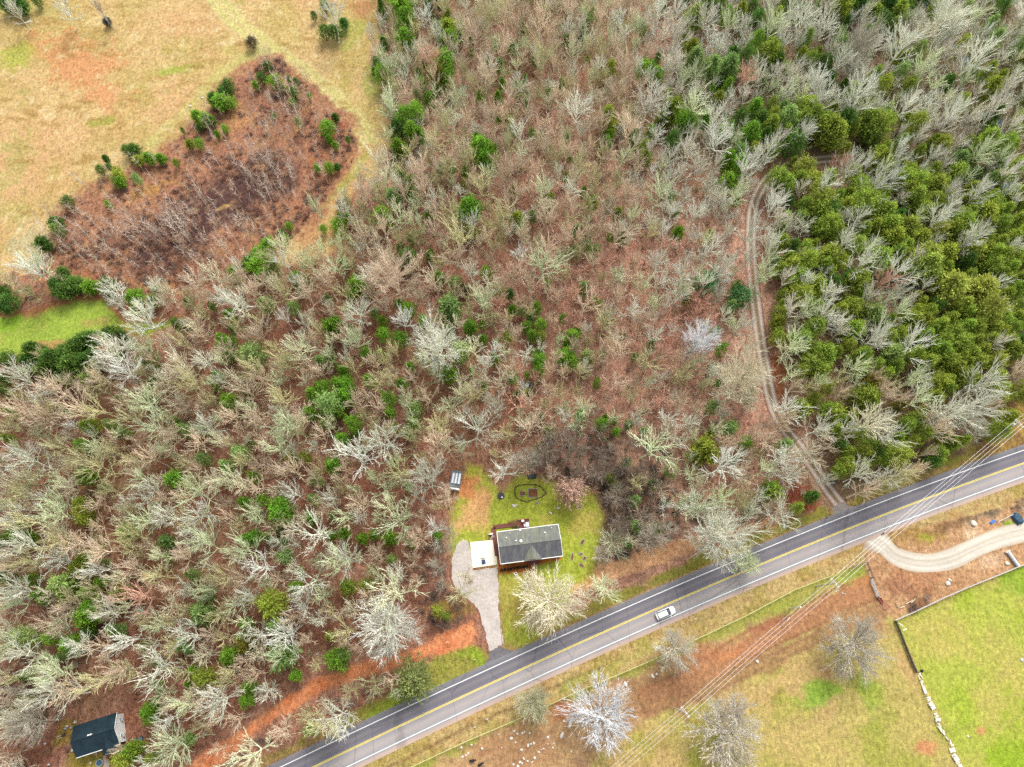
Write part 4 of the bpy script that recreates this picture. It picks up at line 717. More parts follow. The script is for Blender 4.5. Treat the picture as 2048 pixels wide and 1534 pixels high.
# ---- the rest of the woods as stuff
def instance_stuff(name, meshes, pts, label, group=None):
    "one object: geometry nodes put the prototype meshes on its points"
    me = bpy.data.meshes.new(name + '_points'); n = len(pts)
    me.vertices.add(n); me.vertices.foreach_set('co', np.array([p[:3] for p in pts], np.float32).ravel())
    A = lambda nm, ty, ar, key: me.attributes.new(nm, ty, 'POINT').data.foreach_set(key, np.array(ar).ravel())
    A('rot', 'FLOAT_VECTOR', np.array([(0, 0, p[3]) for p in pts], np.float32), 'vector')
    A('scl', 'FLOAT_VECTOR', np.array([p[4] for p in pts], np.float32), 'vector')
    A('idx', 'INT', np.array([p[5] for p in pts], np.int32), 'value')
    A('tint', 'FLOAT_COLOR', np.array([(*p[6], 1) for p in pts], np.float32), 'color')
    o = bpy.data.objects.new(name, me); COL.objects.link(o); tag(o, label, None, None, 'stuff')
    coll = bpy.data.collections.new(name + '_kinds')
    for i, m in enumerate(meshes):
        q = bpy.data.objects.new('%s_kind_%02d' % (name, i), m); coll.objects.link(q)
    ng = bpy.data.node_groups.new(name, 'GeometryNodeTree')
    ng.interface.new_socket('Geometry', in_out='INPUT', socket_type='NodeSocketGeometry'); ng.interface.new_socket('Geometry', in_out='OUTPUT', socket_type='NodeSocketGeometry')
    gi = ng.nodes.new('NodeGroupInput'); go = ng.nodes.new('NodeGroupOutput'); m2p = ng.nodes.new('GeometryNodeMeshToPoints'); iop = ng.nodes.new('GeometryNodeInstanceOnPoints')
    ci = ng.nodes.new('GeometryNodeCollectionInfo'); ci.inputs['Collection'].default_value = coll; ci.inputs['Separate Children'].default_value = True; ci.inputs['Reset Children'].default_value = True
    def na(nm, ty): a = ng.nodes.new('GeometryNodeInputNamedAttribute'); a.data_type = ty; a.inputs['Name'].default_value = nm; return [s for s in a.outputs if s.enabled and s.name == 'Attribute'][0]
    L = ng.links.new
    L(gi.outputs[0], m2p.inputs[0]); L(m2p.outputs[0], iop.inputs['Points']); L(ci.outputs[0], iop.inputs['Instance']); iop.inputs['Pick Instance'].default_value = True
    L(na('idx', 'INT'), iop.inputs['Instance Index']); L(na('rot', 'FLOAT_VECTOR'), iop.inputs['Rotation']); L(na('scl', 'FLOAT_VECTOR'), iop.inputs['Scale']); L(iop.outputs[0], go.inputs[0])
    md = o.modifiers.new('scatter', 'NODES'); md.node_group = ng
    return o
FAR_BM = []
for k in range(24):
    V1, F1, V2, F2 = BP[k][2]; V3, F3 = V1, F1
    # trunk has 6 sided quads and crown 3 sided quads: all quads, so they join
    FAR_BM.append(mesh_np('far_bare', np.concatenate([V1, V2]), np.concatenate([F1, F2 + len(V1)]), [BARK_I]))
FAR_GM = []
for k in range(10):
    V, F, sh = GP[k][2]; FAR_GM.append(mesh_np('far_green', V, F, [LEAF_I], sh))
pm, ps, py_, pc, psl, psr = gpoly(MEADOW), gpoly(SCRUB), gpoly(YARD), gpoly(CLEARING), gpoly(STRIP_L), gpoly(STRIP_R)
def wooded(X, Y):
    s = road_side(X, Y)
    ok = (s > 8.5) & (sdist(X, Y, pm) < -1) & (sdist(X, Y, ps) < -1) & (sdist(X, Y, py_) < -1) & (sdist(X, Y, pc) < -1.5) & (sdist(X, Y, psl) < -1) & (sdist(X, Y, psr) < -1)
    ok &= (sdist(X, Y, gpoly(VERGE_UR)) < 0) & (sdist(X, Y, gpoly(ROADSIDE_L)) < 0) & (ldist(X, Y, TRACK) > 3.0) & (ldist(X, Y, LANE) > 2.5) & (ldist(X, Y, CREEK) > .6)
    ok &= sdist(X, Y, gpoly([(895, 1075), (900, 1180), (960, 1230), (985, 1310), (860, 1310), (780, 1300), (840, 1200), (870, 1120)])) < 0
    ok &= sdist(X, Y, gpoly([(940, 1075), (1005, 1075), (1012, 1300), (960, 1340), (940, 1200)])) < 0
    ok &= np.hypot(X - G(205, 1465).x, Y - G(205, 1465).y) > 14
    ok &= sdist(X, Y, gpoly([(895, 935), (935, 935), (930, 990), (893, 990)])) < 0
    return ok
rn = np.random.RandomState(3)
cx_ = rn.uniform(-190, 190, 60000); cy_ = rn.uniform(-80, 215, 60000)
ok = wooded(cx_, cy_); cx_, cy_ = cx_[ok], cy_[ok]
PXc, PYc = P(cx_, cy_, 8.0); ok = (PXc > -60) & (PXc < 2110) & (PYc > -70) & (PYc < 1600); cx_, cy_, PXc, PYc = cx_[ok], cy_[ok], PXc[ok], PYc[ok]
ex = [(q[0], q[1], q[3] * .8) for q in BARE] + [(q[0], q[1], q[3] * .9) for q in GREEN]
EX = np.array(ex); pts = []; TPX = np.stack(P(TRACK[:, 0], TRACK[:, 1], 0.0), 1); taken = [tuple(e) for e in ex]
grid = {}
def gk(x, y): return (int(x // 5), int(y // 5))
for e in taken: grid.setdefault(gk(e[0], e[1]), []).append(e)
for x, y, px, py in zip(cx_, cy_, PXc, PYc):
    if np.min(np.hypot(TPX[:, 0] - px, TPX[:, 1] - py)) < 20: continue
    r = RT.uniform(1.7, 3.2); k = gk(x, y); good = True
    for a in (-1, 0, 1):
        for b in (-1, 0, 1):
            for e in grid.get((k[0] + a, k[1] + b), ()):
                if (e[0] - x) ** 2 + (e[1] - y) ** 2 < (.64 * (e[2] + r)) ** 2: good = False; break
            if not good: break
        if not good: break
    if not good: continue
    grid.setdefault(k, []).append((x, y, r))
    upr = px > 1330 and py < 350
    if upr and RT.random() < .36:
        FAR_G.append((x, y, 4.5 + 2.8 * r, r * 1.1, leaf_col(RT.choice('gdogm'), px, py), RT.uniform(0, 6.28))); continue
    grove = px > 1560 and py > 330
    if grove and RT.random() < .55:
        c = RT.choice('googdo'); FAR_G.append((x, y, 3.5 + 2.6 * r, r * 1.15, leaf_col(c, px, py), RT.uniform(0, 6.28)))
    else:
        if RT.random() < .2 and px < 1560: FAR_G.append((x, y, 2.0 + 2.0 * r, r * .75, leaf_col(RT.choice('mmgo'), px, py), RT.uniform(0, 6.28)))
        pink = math.exp(-(((px - 1280) / 200) ** 2 + ((py - 650) / 180) ** 2)) > RT.random()
        c = 'p' if pink and RT.random() < .6 else RT.choice('--w-cw' if px < 1300 else '-ww-w')
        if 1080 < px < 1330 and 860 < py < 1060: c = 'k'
        FAR_B.append((x, y, RT.uniform(8, 14), r * 1.15, bark_col(c, px, py), RT.uniform(0, 6.28)))
print('TREES', len(BARE), len(GREEN), 'far', len(FAR_B), len(FAR_G))
instance_stuff('bare_woodland', FAR_BM, [(x, y, -.02, rz, (r * RT.uniform(.85, 1.2), r * RT.uniform(.85, 1.2), h), RT.randrange(12) if r < 4 else RT.randrange(12, 20), c) for x, y, h, r, c, rz in FAR_B], 'smaller bare trees filling the woods between the larger ones')
instance_stuff('evergreen_thicket', FAR_GM, [(x, y, -.02, rz, (r, r, h), RT.randrange(10), c) for x, y, h, r, c, rz in FAR_G], 'smaller evergreens filling the grove and the woods')

# ---- undergrowth, saplings and dry stalks
UG = []
for k in range(6):
    rr = random.Random(500 + k); seg = []
    for i in range(46):
        a = rr.uniform(0, 6.28); e = rr.uniform(.3, 1.3); p = Vector((rr.gauss(0, .12), rr.gauss(0, .12), 0)); d = Vector((math.cos(a) * math.cos(e), math.sin(a) * math.cos(e), math.sin(e)))
        L = rr.uniform(.5, 1.1); q = p + d * L * .55; seg.append((p, q, .022, .016))
        for s_ in range(2):
            d2 = (d + Vector((rr.gauss(0, .5), rr.gauss(0, .5), rr.gauss(0, .3)))).normalized(); seg.append((q, q + d2 * L * .5, .014, .007))
    V, F = tube_arr(seg, 3); UG.append(mesh_np('brush', V, F, [BARK_I]))
SAP = []
for k in range(4):
    rr = random.Random(600 + k); seg = []
    p = Vector((0, 0, 0)); d = Vector((rr.gauss(0, .08), rr.gauss(0, .08), 1))
    for i in range(6):
        q = p + (d + Vector((rr.gauss(0, .06), rr.gauss(0, .06), 0))) * .166; seg.append((p, q, .014 - .0018 * i, .0122 - .0018 * i))
        if i > 1:
            for s_ in range(4):
                a = rr.uniform(0, 6.28); e = Vector((math.cos(a) * .16, math.sin(a) * .16, rr.uniform(.08, .22))); seg.append((q, q + e, .006, .0025))
        p = q
    V, F = tube_arr(seg, 3); SAP.append(mesh_np('sapling', V, F, [BARK_I]))
def scatter(n, test, seed, xr=(-185, 185), yr=(-75, 212)):
    r_ = np.random.RandomState(seed); X = r_.uniform(*xr, n); Y = r_.uniform(*yr, n); px, py = P(X, Y, 0.0)
    ok = (px > -50) & (px < 2100) & (py > -60) & (py < 1590) & test(X, Y); return list(zip(X[ok], Y[ok], px[ok], py[ok]))
ub = []
for x, y, px, py in scatter(7000, wooded, 31):
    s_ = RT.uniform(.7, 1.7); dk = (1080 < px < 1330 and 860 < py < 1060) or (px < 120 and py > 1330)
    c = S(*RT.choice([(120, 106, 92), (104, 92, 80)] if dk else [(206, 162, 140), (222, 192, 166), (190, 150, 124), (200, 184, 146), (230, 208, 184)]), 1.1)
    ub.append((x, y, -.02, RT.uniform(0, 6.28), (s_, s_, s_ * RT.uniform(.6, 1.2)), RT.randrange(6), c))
def in_scrub(X, Y): return sdist(X, Y, ps) > .3
_sc = scatter(30000, in_scrub, 32, (-185, -30), (40, 190)); _cl = fbm(np.array([q[0] for q in _sc]), np.array([q[1] for q in _sc]), 9, 91)
BURN = gpoly([(250, 540), (290, 450), (340, 405), (430, 350), (500, 305), (560, 300), (602, 330), (600, 375), (520, 420), (440, 470), (330, 560)])
for (x, y, px, py), q_ in zip(_sc, _cl):
    if q_ < .53 and RT.random() < .85: continue
    s_ = RT.uniform(.5, 1.5); c = S(*RT.choice([(180, 134, 112), (206, 164, 134), (160, 134, 120), (140, 104, 90)]), 1.2)
    if RT.random() < .5: ub.append((x, y, -.02, RT.uniform(0, 6.28), (s_, s_, s_ * .8), RT.randrange(6), c))
HEDGE_BAND = [gpoly(q) for q in ([(1190, 1195), (1260, 1170), (1340, 1140), (1420, 1100), (1470, 1080), (1560, 1045), (1640, 1010), (1650, 1030), (1560, 1085), (1440, 1140), (1330, 1185), (1230, 1215)], [(450, 1534), (520, 1475), (600, 1428), (680, 1390), (750, 1370), (800, 1385), (760, 1430), (700, 1455), (620, 1500), (560, 1545)], [(1190, 1000), (1215, 1040), (1215, 1120), (1240, 1118), (1330, 1086), (1400, 1056), (1500, 1020), (1400, 990), (1280, 960), (1200, 970)], [(845, 1100), (880, 1050), (893, 1090), (893, 1180), (930, 1215), (945, 1240), (860, 1260), (820, 1200)], [(1880, 985), (1960, 1000), (2048, 985), (2048, 1015), (1960, 1030), (1880, 1040)], [(1795, 1215), (1850, 1190), (1860, 1200), (1800, 1232)])]
def in_band(X, Y):
    a = np.zeros(X.shape, bool)
    for q in HEDGE_BAND: a |= sdist(X, Y, q) > 0
    return a & (np.abs(road_side(X, Y)) > 7.5)
for x, y, px, py in scatter(60000, in_band, 33):
    if RT.random() < .42:
        s_ = RT.uniform(.6, 1.7); c = S(*RT.choice([(150, 132, 118), (176, 150, 134), (132, 112, 102), (196, 176, 156)]), 1.3)
        ub.append((x, y, -.02, RT.uniform(0, 6.28), (s_, s_, s_ * .9), RT.randrange(6), c))
instance_stuff('undergrowth', UG, ub, 'low brown brush and briars under the trees')
sp2 = []
for x, y, px, py in scatter(6000, in_scrub, 34, (-185, -30), (40, 190)):
    q = math.exp(-(((px - 330) / 170) ** 2 + ((py - 470) / 60) ** 2)) + math.exp(-(((px - 590) / 60) ** 2 + ((py - 230) / 50) ** 2)) + math.exp(-(((px - 560) / 60) ** 2 + ((py - 350) / 50) ** 2)) + .15
    if RT.random() < q: h = RT.uniform(4, 9); sp2.append((x, y, -.02, RT.uniform(0, 6.28), (h, h, h), RT.randrange(4), S(*RT.choice([(206, 186, 166), (220, 206, 190), (190, 166, 146)]), 1.1)))
instance_stuff('saplings', SAP, sp2, 'thin bare saplings standing in the burnt scrub')
# ---------------------------------------------------------------- buildings and smaller things
def shingles(name, a, b, streak=.3):
    m, t, p = newmat(name); tc = N(t, 'ShaderNodeTexCoord'); mp = N(t, 'ShaderNodeMapping'); mp.inputs['Scale'].default_value = (2.2, .35, 1); t.links.new(tc.outputs['Object'], mp.inputs[0])
    n1 = noise(t, 1.0, 5, .7, mp.outputs[0]); n2 = noise(t, .45, 4, .6, tc.outputs['Object']); br = N(t, 'ShaderNodeTexBrick'); br.inputs['Scale'].default_value = 4.0; t.links.new(tc.outputs['Object'], br.inputs['Vector'])
    br.inputs['Color1'].default_value = (.92, .92, .92, 1); br.inputs['Color2'].default_value = (1.08, 1.08, 1.08, 1); br.inputs['Mortar'].default_value = (.72, .72, .72, 1); br.inputs['Mortar Size'].default_value = .02
    c = mixc(t, ramp(t, n2.outputs[0], [(.35, 0.0), (.65, 1.0)]), a, b)
    c = mixc(t, 1, c, ramp(t, n1.outputs[0], [(.3, 1 - streak), (.7, 1 + streak)]), 'MULTIPLY'); c = mixc(t, 1, c, br.outputs[0], 'MULTIPLY')
    t.links.new(c, p.inputs['Base Color']); p.inputs['Roughness'].default_value = .9; return m
WHITEM = plain('white_trim', (.72, .72, .70), .6, .08); SIDING = plain('pale_siding', (.55, .53, .48), .7, .08); GLASS = plain('window_glass', (.05, .06, .07), .15, .2, spec=.6)
DECKM = plain('stained_deck', S(150, 92, 82), .8, .22, 6.0); RAILM = plain('deck_rail', S(196, 128, 92), .8, .2, 6.0); METAL = plain('galvanised', (.42, .45, .47), .45, .2, 3, .4); DARK = plain('dark_plastic', (.03, .035, .04), .6, .3)
WOODP = plain('weathered_wood', (.30, .27, .23), .9, .25, 5); BLACK = plain('black_hide', (.012, .012, .013), .7, .2); REDW = plain('faded_red', (.34, .12, .09), .8, .25); BLUE = plain('blue_plastic', (.03, .14, .45), .5, .15)

def frame_from(px, z):
    "four roof corner pixels (TL, TR, BR, BL) at height z -> centre, angle, length, depth"
    q = [G(x, y, z) for x, y in px]; c = sum(q, Vector()) / 4
    u = ((q[1] - q[0]) + (q[2] - q[3])) / 2; v = ((q[0] - q[3]) + (q[1] - q[2])) / 2
    return Vector((c.x, c.y, 0)), math.atan2(u.y, u.x), u.length, v.length
def gable(m, L, D, ze, zr, th=.14, ridge=0.0):
    "closed gable roof slab, ridge along x"
    h = D / 2
    for s in (-1, 1):
        e = s * h
        a = [(-L / 2, e, ze), (L / 2, e, ze), (L / 2, ridge, zr), (-L / 2, ridge, zr)]
        b = [(x, y, z - th) for x, y, z in a]
        if s > 0: a, b = a[::-1], b[::-1]
        m.add(a + b, [(0, 1, 2, 3), (7, 6, 5, 4), (0, 4, 5, 1), (1, 5, 6, 2), (2, 6, 7, 3), (3, 7, 4, 0)])
def window(parent, x0, x1, z0, z1, y, face=-1, axis='x'):
    def put(m, a0, a1, b0, b1, c0, c1):
        if axis == 'x': m.box(a0, a1, min(c0, c1), max(c0, c1), b0, b1)
        else: m.box(min(c0, c1), max(c0, c1), a0, a1, b0, b1)
    w = MB(); f = .08; o = y + face * .05
    put(w, x0, x1, z0, z0 + f, y, o); put(w, x0, x1, z1 - f, z1, y, o); put(w, x0, x0 + f, z0 + f, z1 - f, y, o); put(w, x1 - f, x1, z0 + f, z1 - f, y, o)
    wo_ = w.build('window', WHITEM, parent); g = MB(); put(g, x0 + f, x1 - f, z0 + f, z1 - f, y, y + face * .02); g.build('pane', GLASS, wo_)

# ---- the grey roofed house
c, rz, L, D = frame_from([(994.9, 1064.4), (1116.2, 1048.8), (1125.5, 1111.4), (1000.3, 1127.4)], 3.3)
H1 = thing('house', 'single storey house with a streaked grey shingle roof and white gutters', 'house', c, rz)
hl, hd = L / 2 - .35, D / 2 - .45
def f(m):
    m.box(-hl, hl, -hd, hd, .1, 3.0)
    for s in (-1, 1): m.add([(s * hl, -hd, 3.0), (s * hl, hd, 3.0), (s * hl, 0, 4.35), (s * (hl - .05), -hd, 3.0), (s * (hl - .05), hd, 3.0), (s * (hl - .05), 0, 4.35)], [(0, 1, 2), (5, 4, 3), (0, 3, 4, 1), (1, 4, 5, 2), (2, 5, 3, 0)])
one(f, 'wall', SIDING, H1)
ROOF1 = shingles('lit_grey_shingle', S(142, 146, 142), S(158, 160, 140)); ROOF1B = shingles('shaded_grey_shingle', S(112, 112, 122), S(134, 134, 132))  # one shingle in a lit and a shaded tone, light painted into the colour
roof = MB(); gable(roof, L, D, 3.3, 4.75, .14)
rf = roof.build('roof', ROOF1, H1); rf.data.materials.append(ROOF1B)
for k_, p_ in enumerate(rf.data.polygons):
    if k_ < 6: p_.material_index = 1  # front slope gets the tone painted as shaded
# cross gable over the front door
gx, gw = .3, 2.1
slope = (4.75 - 3.3) / (D / 2)
def f(m):
    yf = -D / 2 - .05; zr_ = 4.62; zb = 3.33
    yr = -(4.75 - zr_) / slope
    m.add([(gx - gw, yf, zb), (gx, yf, zr_), (gx, yr, zr_ + .02), (gx - gw, yf + .05, zb)], [(0, 1, 2, 3)])
    m.add([(gx + gw, yf, zb), (gx, yf, zr_), (gx, yr, zr_ + .02), (gx + gw, yf + .05, zb)], [(3, 2, 1, 0)])
    m.add([(gx - gw, yf, zb), (gx + gw, yf, zb), (gx, yf, zr_)], [(0, 1, 2)])
one(f, 'front_gable', ROOF1, H1)
one(lambda m: (m.tube([(-L / 2, .0, 4.77), (L / 2, .0, 4.77)], .06, 6)), 'ridge_cap', plain('ridge_cap', S(168, 168, 158), .9, .2), H1)
for s in (-1, 1): one(lambda m: m.box(-L / 2 - .03, L / 2 + .03, min(s * D / 2, s * (D / 2 + .15)), max(s * D / 2, s * (D / 2 + .15)), 3.14, 3.30), 'gutter', WHITEM, H1)
for s in (-1, 1):
    one(lambda m: [m.tube([(s * (L / 2 + .03), t_ * D / 2, 3.25), (s * (L / 2 + .03), 0, 4.7)], .07, 4) for t_ in (-1, 1)], 'barge_board', WHITEM, H1)
def loc1(px, py, z): p = G(px, py, z) - c; return Matrix.Rotation(-rz, 3, 'Z') @ p
def roofz(y): return 4.75 - abs(y) * slope
for (px, py, r_, h_) in ((1012.6, 1075.2, .10, .35), (1032, 1081.7, .11, .4), (1042, 1082.5, .20, .5), (1090, 1065, .11, .35), (1103.5, 1055.2, .07, .25), (1020, 1065.8, .06, .25)):
    q = loc1(px, py, 4.4); z_ = roofz(q.y)
    v = one(lambda m: m.cyl((q.x, q.y), r_, z_ - .05, z_ + h_, 10), 'roof_vent', WHITEM, H1)
    one(lambda m: m.cyl((q.x, q.y), r_ * 1.7, z_ + h_, z_ + h_ + .1, 12, r_ * .6), 'vent_cap', WHITEM, v)
q = loc1(1040.3, 1061, 3.5)
one(lambda m: m.box(q.x - .2, q.x + .2, q.y - .15, q.y + .35, 1.2, 3.75), 'chimney_pipe', WHITEM, H1)
one(lambda m: m.box(hl - .4, hl - .28, -hd - .3, -hd - .05, .1, 3.1), 'downspout', WHITEM, H1)
for x_ in (-4.6, -2.6, 3.2, 5.0): window(H1, x_ - .5, x_ + .5, 1.3, 2.4, -hd, -1)
for x_ in (-4, 0, 3.5): window(H1, x_ - .5, x_ + .5, 1.3, 2.4, hd, 1)
d_ = one(lambda m: m.box(1.55, 2.45, -hd - .06, -hd, .75, 2.8), 'door', REDW, H1); one(lambda m: m.box(2.3, 2.36, -hd - .12, -hd - .06, 1.7, 1.8), 'handle', METAL, d_)
# front porch steps
p0 = loc1(1071, 1124, .7)
def f(m):
    for i in range(8): m.box(p0.x - .95, p0.x + .95, p0.y - .75 + i * .2, p0.y - .57 + i * .2, .62, .68)
    m.box(p0.x - .95, p0.x + .95, p0.y - .75, p0.y + .85, .5, .6)
    for i in range(3): m.box(p0.x - 2.0 + i * .35, p0.x - 1.68 + i * .35, p0.y - .6, p0.y + .6, .12 + .15 * i, .2 + .15 * i)
    for sx in (-.9, .85):
        for sy in (-.7, .75): m.box(p0.x + sx, p0.x + sx + .08, p0.y + sy, p0.y + sy + .08, 0, .5)
pch = one(f, 'front_porch', DECKM, H1)
def f(m):
    a, b, e = p0.x - .95, p0.x + .95, p0.y - .75
    for (x0, y0, x1, y1) in ((a, e, b, e), (b, e, b, p0.y + .85)): m.tube([(x0, y0, 1.6), (x1, y1, 1.6)], .045, 4); m.tube([(x0, y0, .8), (x1, y1, .8)], .03, 4)
    for x_, y_ in ((a, e), (b, e), (b, p0.y + .8), ((a + b) / 2, e)): m.box(x_ - .04, x_ + .04, y_ - .04, y_ + .04, .6, 1.6)
one(f, 'porch_rail', RAILM, pch)
# rear deck with ramp stairs and boardwalk, fixed to the house
A, B_, C_, D_ = [loc1(x, y, 1.1) for x, y in ((1034, 1040.3), (1058.2, 1037.5), (1060, 1056), (1035.6, 1059))]
def f(m):
    x0, x1, y0, y1 = (A.x + D_.x) / 2, (B_.x + C_.x) / 2, hd, (A.y + B_.y) / 2; n_ = 18
    for i in range(n_):
        a = x0 + (x1 - x0) * i / n_; m.box(a, a + (x1 - x0) / n_ - .015, y0, y1, 1.04, 1.1)
    m.box(x0, x1, y0, y1, .9, 1.03)
    for px_, py_ in ((x0, y1), (x1, y1), (x0, y0 + .3), (x1, y0 + .3)): m.box(px_ - .06 if px_ > x0 else px_, px_ if px_ > x0 else px_ + .06, py_ - .06, py_, 0, .9)
dk = one(f, 'rear_deck', DECKM, H1)
dx0, dx1, dy0, dy1 = (A.x + D_.x) / 2, (B_.x + C_.x) / 2, hd, (A.y + B_.y) / 2
def f(m):
    for (a, b) in (((dx0, dy1), (dx1, dy1)), ((dx1, dy1), (dx1, dy0 + .1)), ((dx0, dy0 + .3), (dx0, dy1 - 1.3))):
        m.tube([(*a, 2.0), (*b, 2.0)], .06, 4); m.tube([(*a, 1.3), (*b, 1.3)], .035, 4); L_ = math.hypot(b[0] - a[0], b[1] - a[1]); n_ = max(2, int(L_ / .35))
        for i in range(n_ + 1): t_ = i / n_; m.box(a[0] + (b[0] - a[0]) * t_ - .025, a[0] + (b[0] - a[0]) * t_ + .025, a[1] + (b[1] - a[1]) * t_ - .025, a[1] + (b[1] - a[1]) * t_ + .025, 1.1, 2.0)
one(f, 'deck_rail', RAILM, dk)
s1 = loc1(1017, 1049, .3); sw = 1.15
def f(m):
    for i in range(8):
        t_ = i / 8; x_ = dx0 - (dx0 - s1.x) * t_; z_ = 1.05 - .95 * (i + .5) / 8
        m.box(x_ - (dx0 - s1.x) / 8 + .06, x_ - .02, dy1 - 1.3, dy1 - .1, z_ - .05, z_)
    for yy in (dy1 - 1.33, dy1 - .1): m.tube([(dx0, yy, .9), (s1.x, yy, .0)], .06, 4)
one(f, 'stairs', DECKM, dk)
one(lambda m: (m.tube([(dx0, dy1, 2.0), (s1.x, dy1, .95)], .055, 4), [m.box(dx0 - (dx0 - s1.x) * k / 4 - .03, dx0 - (dx0 - s1.x) * k / 4 + .03, dy1 - .03, dy1 + .03, .05, 2.0 - 1.05 * k / 4) for k in range(5)]), 'stair_rail', RAILM, dk)
b0, b1, b2 = loc1(1017, 1050, .2), loc1(986.5, 1054.5, .2), loc1(994, 1112, .2)
def f(m):
    w_ = .5
    for (a, b) in ((b0, b1), (b1, b2)):
        d = (b - a); Ld = Vector((d.x, d.y, 0)).length; n_ = int(Ld / .16); e = Vector((d.x, d.y, 0)).normalized(); s_ = Vector((-e.y, e.x, 0))
        for i in range(n_):
            q0 = a + e * (i * Ld / n_); q1 = a + e * ((i + .88) * Ld / n_)
            pts = [Vector((v.x, v.y, z_)) for z_ in (.12, .18) for v in (q0 - s_ * w_, q1 - s_ * w_, q1 + s_ * w_, q0 + s_ * w_)]
            m.add(pts, [(0, 3, 2, 1), (4, 5, 6, 7), (0, 1, 5, 4), (1, 2, 6, 5), (2, 3, 7, 6), (3, 0, 4, 7)])
one(f, 'boardwalk', DECKM, H1)

# ---- concrete pad, basketball hoop, patio things
def slab(name, px, z0, z1, mat):
    q = [G(x, y, z1) for x, y in px]
    m = MB(); m.add([(v.x, v.y, z0) for v in q] + [(v.x, v.y, z1) for v in q], [(3, 2, 1, 0), (4, 5, 6, 7)] + [(i, (i + 1) % 4, (i + 1) % 4 + 4, i + 4) for i in range(4)][::1])
    o = m.build(name, mat)
    bm = bmesh.new(); bm.from_mesh(o.data); bmesh.ops.recalc_face_normals(bm, faces=bm.faces); bm.to_mesh(o.data); bm.free(); return o
tag(slab('parking_pad', [(940, 1084), (989, 1079.5), (995, 1129), (945.5, 1136)], -.1, .12, PADM), kind='structure')
g = G(967, 1123, .1); t = thing('basketball_hoop', 'portable basketball hoop with dark base on the pale concrete pad', 'basketball hoop', (g.x, g.y, .12), rz)
bs = bevel(one(lambda m: m.box(-.45, .45, -.6, .45, 0, .2), 'base', plain('navy_plastic', (.03, .05, .10), .5, .15), t), .12, 3)
one(lambda m: m.tube([(0, -.2, .2), (0, -.1, 2.4), (0, .35, 3.0)], .06, 8), 'pole', DARK, t)
bb = one(lambda m: m.box(-.75, .75, .35, .40, 2.7, 3.7), 'backboard', plain('grey_board', (.12, .13, .15), .4, .1), t)
one(lambda m: m.tube([(.23 * math.cos(a / 12 * 6.2832), .65 + .23 * math.sin(a / 12 * 6.2832), 3.0) for a in range(13)], .015, 5), 'rim', REDW, bb)
def patio_chair(px, py, label, rot, z=1.1, col=None):
    g = G(px, py, z + .4); t = thing('patio_chair', label, 'chair', (g.x, g.y, z), rot, 'pale chairs on the rear deck'); m_ = WHITEM
    one(lambda m: m.box(-.3, .3, -.3, .3, .38, .44), 'seat', m_, t); one(lambda m: m.box(-.3, .3, .27, .33, .44, .95), 'backrest', m_, t)
    for sx in (-.27, .27):
        for sy in (-.27, .27): one(lambda m: m.tube([(sx, sy, 0), (sx, sy, .38)], .025, 5), 'leg', m_, t)
        one(lambda m: m.box(sx - .04, sx + .04, -.3, .3, .62, .66), 'armrest', m_, t)
patio_chair(1045.5, 1041.8, 'white patio chair by the top rail of the rear deck', rz + 3.1)
patio_chair(1050.5, 1050.5, 'white patio chair left of the deck table', rz + 1.5)
g = G(1055, 1049, 1.7); t = thing('patio_table', 'pale blue grey patio table at the right rail of the rear deck', 'table', (g.x, g.y, 1.1), rz)
one(lambda m: m.box(-.42, .42, -.55, .55, .68, .73), 'tabletop', METAL, t)
for sx in (-.36, .36):
    for sy in (-.48, .48): one(lambda m: m.tube([(sx, sy, 0), (sx, sy, .68)], .03, 5), 'leg', METAL, t)
g = G(1037, 1056, 1.6); t = thing('grill', 'dark covered grill in the left corner of the rear deck', 'grill', (g.x, g.y, 1.1), rz)
bevel(one(lambda m: m.box(-.35, .35, -.3, .3, .45, .95), 'lid', DARK, t), .12, 3)
for sx in (-.28, .28): one(lambda m: m.tube([(sx, 0, 0), (sx, 0, .45)], .04, 6), 'leg', METAL, t)
g = G(983, 1071, .5); t = thing('a_frame_stand', 'small white A frame stand left of the boardwalk', 'stand', (g.x, g.y, 0), rz + .3)
for s in (-1, 1): one(lambda m: m.add([(-.75, s * .75, 0), (.75, s * .55, 0), (.2, s * .04, 1.2), (-.75, s * .7, .08), (.75, s * .5, .08), (.2, 0, 1.28)], [(0, 1, 2), (5, 4, 3), (0, 3, 4, 1), (1, 4, 5, 2), (2, 5, 3, 0)]), 'side_panel', WHITEM, t)
g = G(1031.5, 1147, .3); t = thing('planter', 'small round white planter below the front hedge', 'planter', (g.x, g.y, 0))
one(lambda m: m.cyl((0, 0), .24, 0, .4, 14, .32), 'pot', WHITEM, t); one(lambda m: m.cyl((0, 0), .22, .38, .41, 12), 'soil', DARK, t)
# front hedge of dark clipped bushes
for i in range(9):
    px, py = 1003 + i * 6.3, 1140.6 - i * .95; g = G(px, py, .3)
    place_tree('bush', GP[(1, 5, 9)[i % 3]], g.x, g.y, .9, .42, (.035, .033, .03) if i % 2 else (.05, .06, .03), i * 1.3, 'dark clipped bush in the front hedge row', 'front hedge bushes', 'bush')
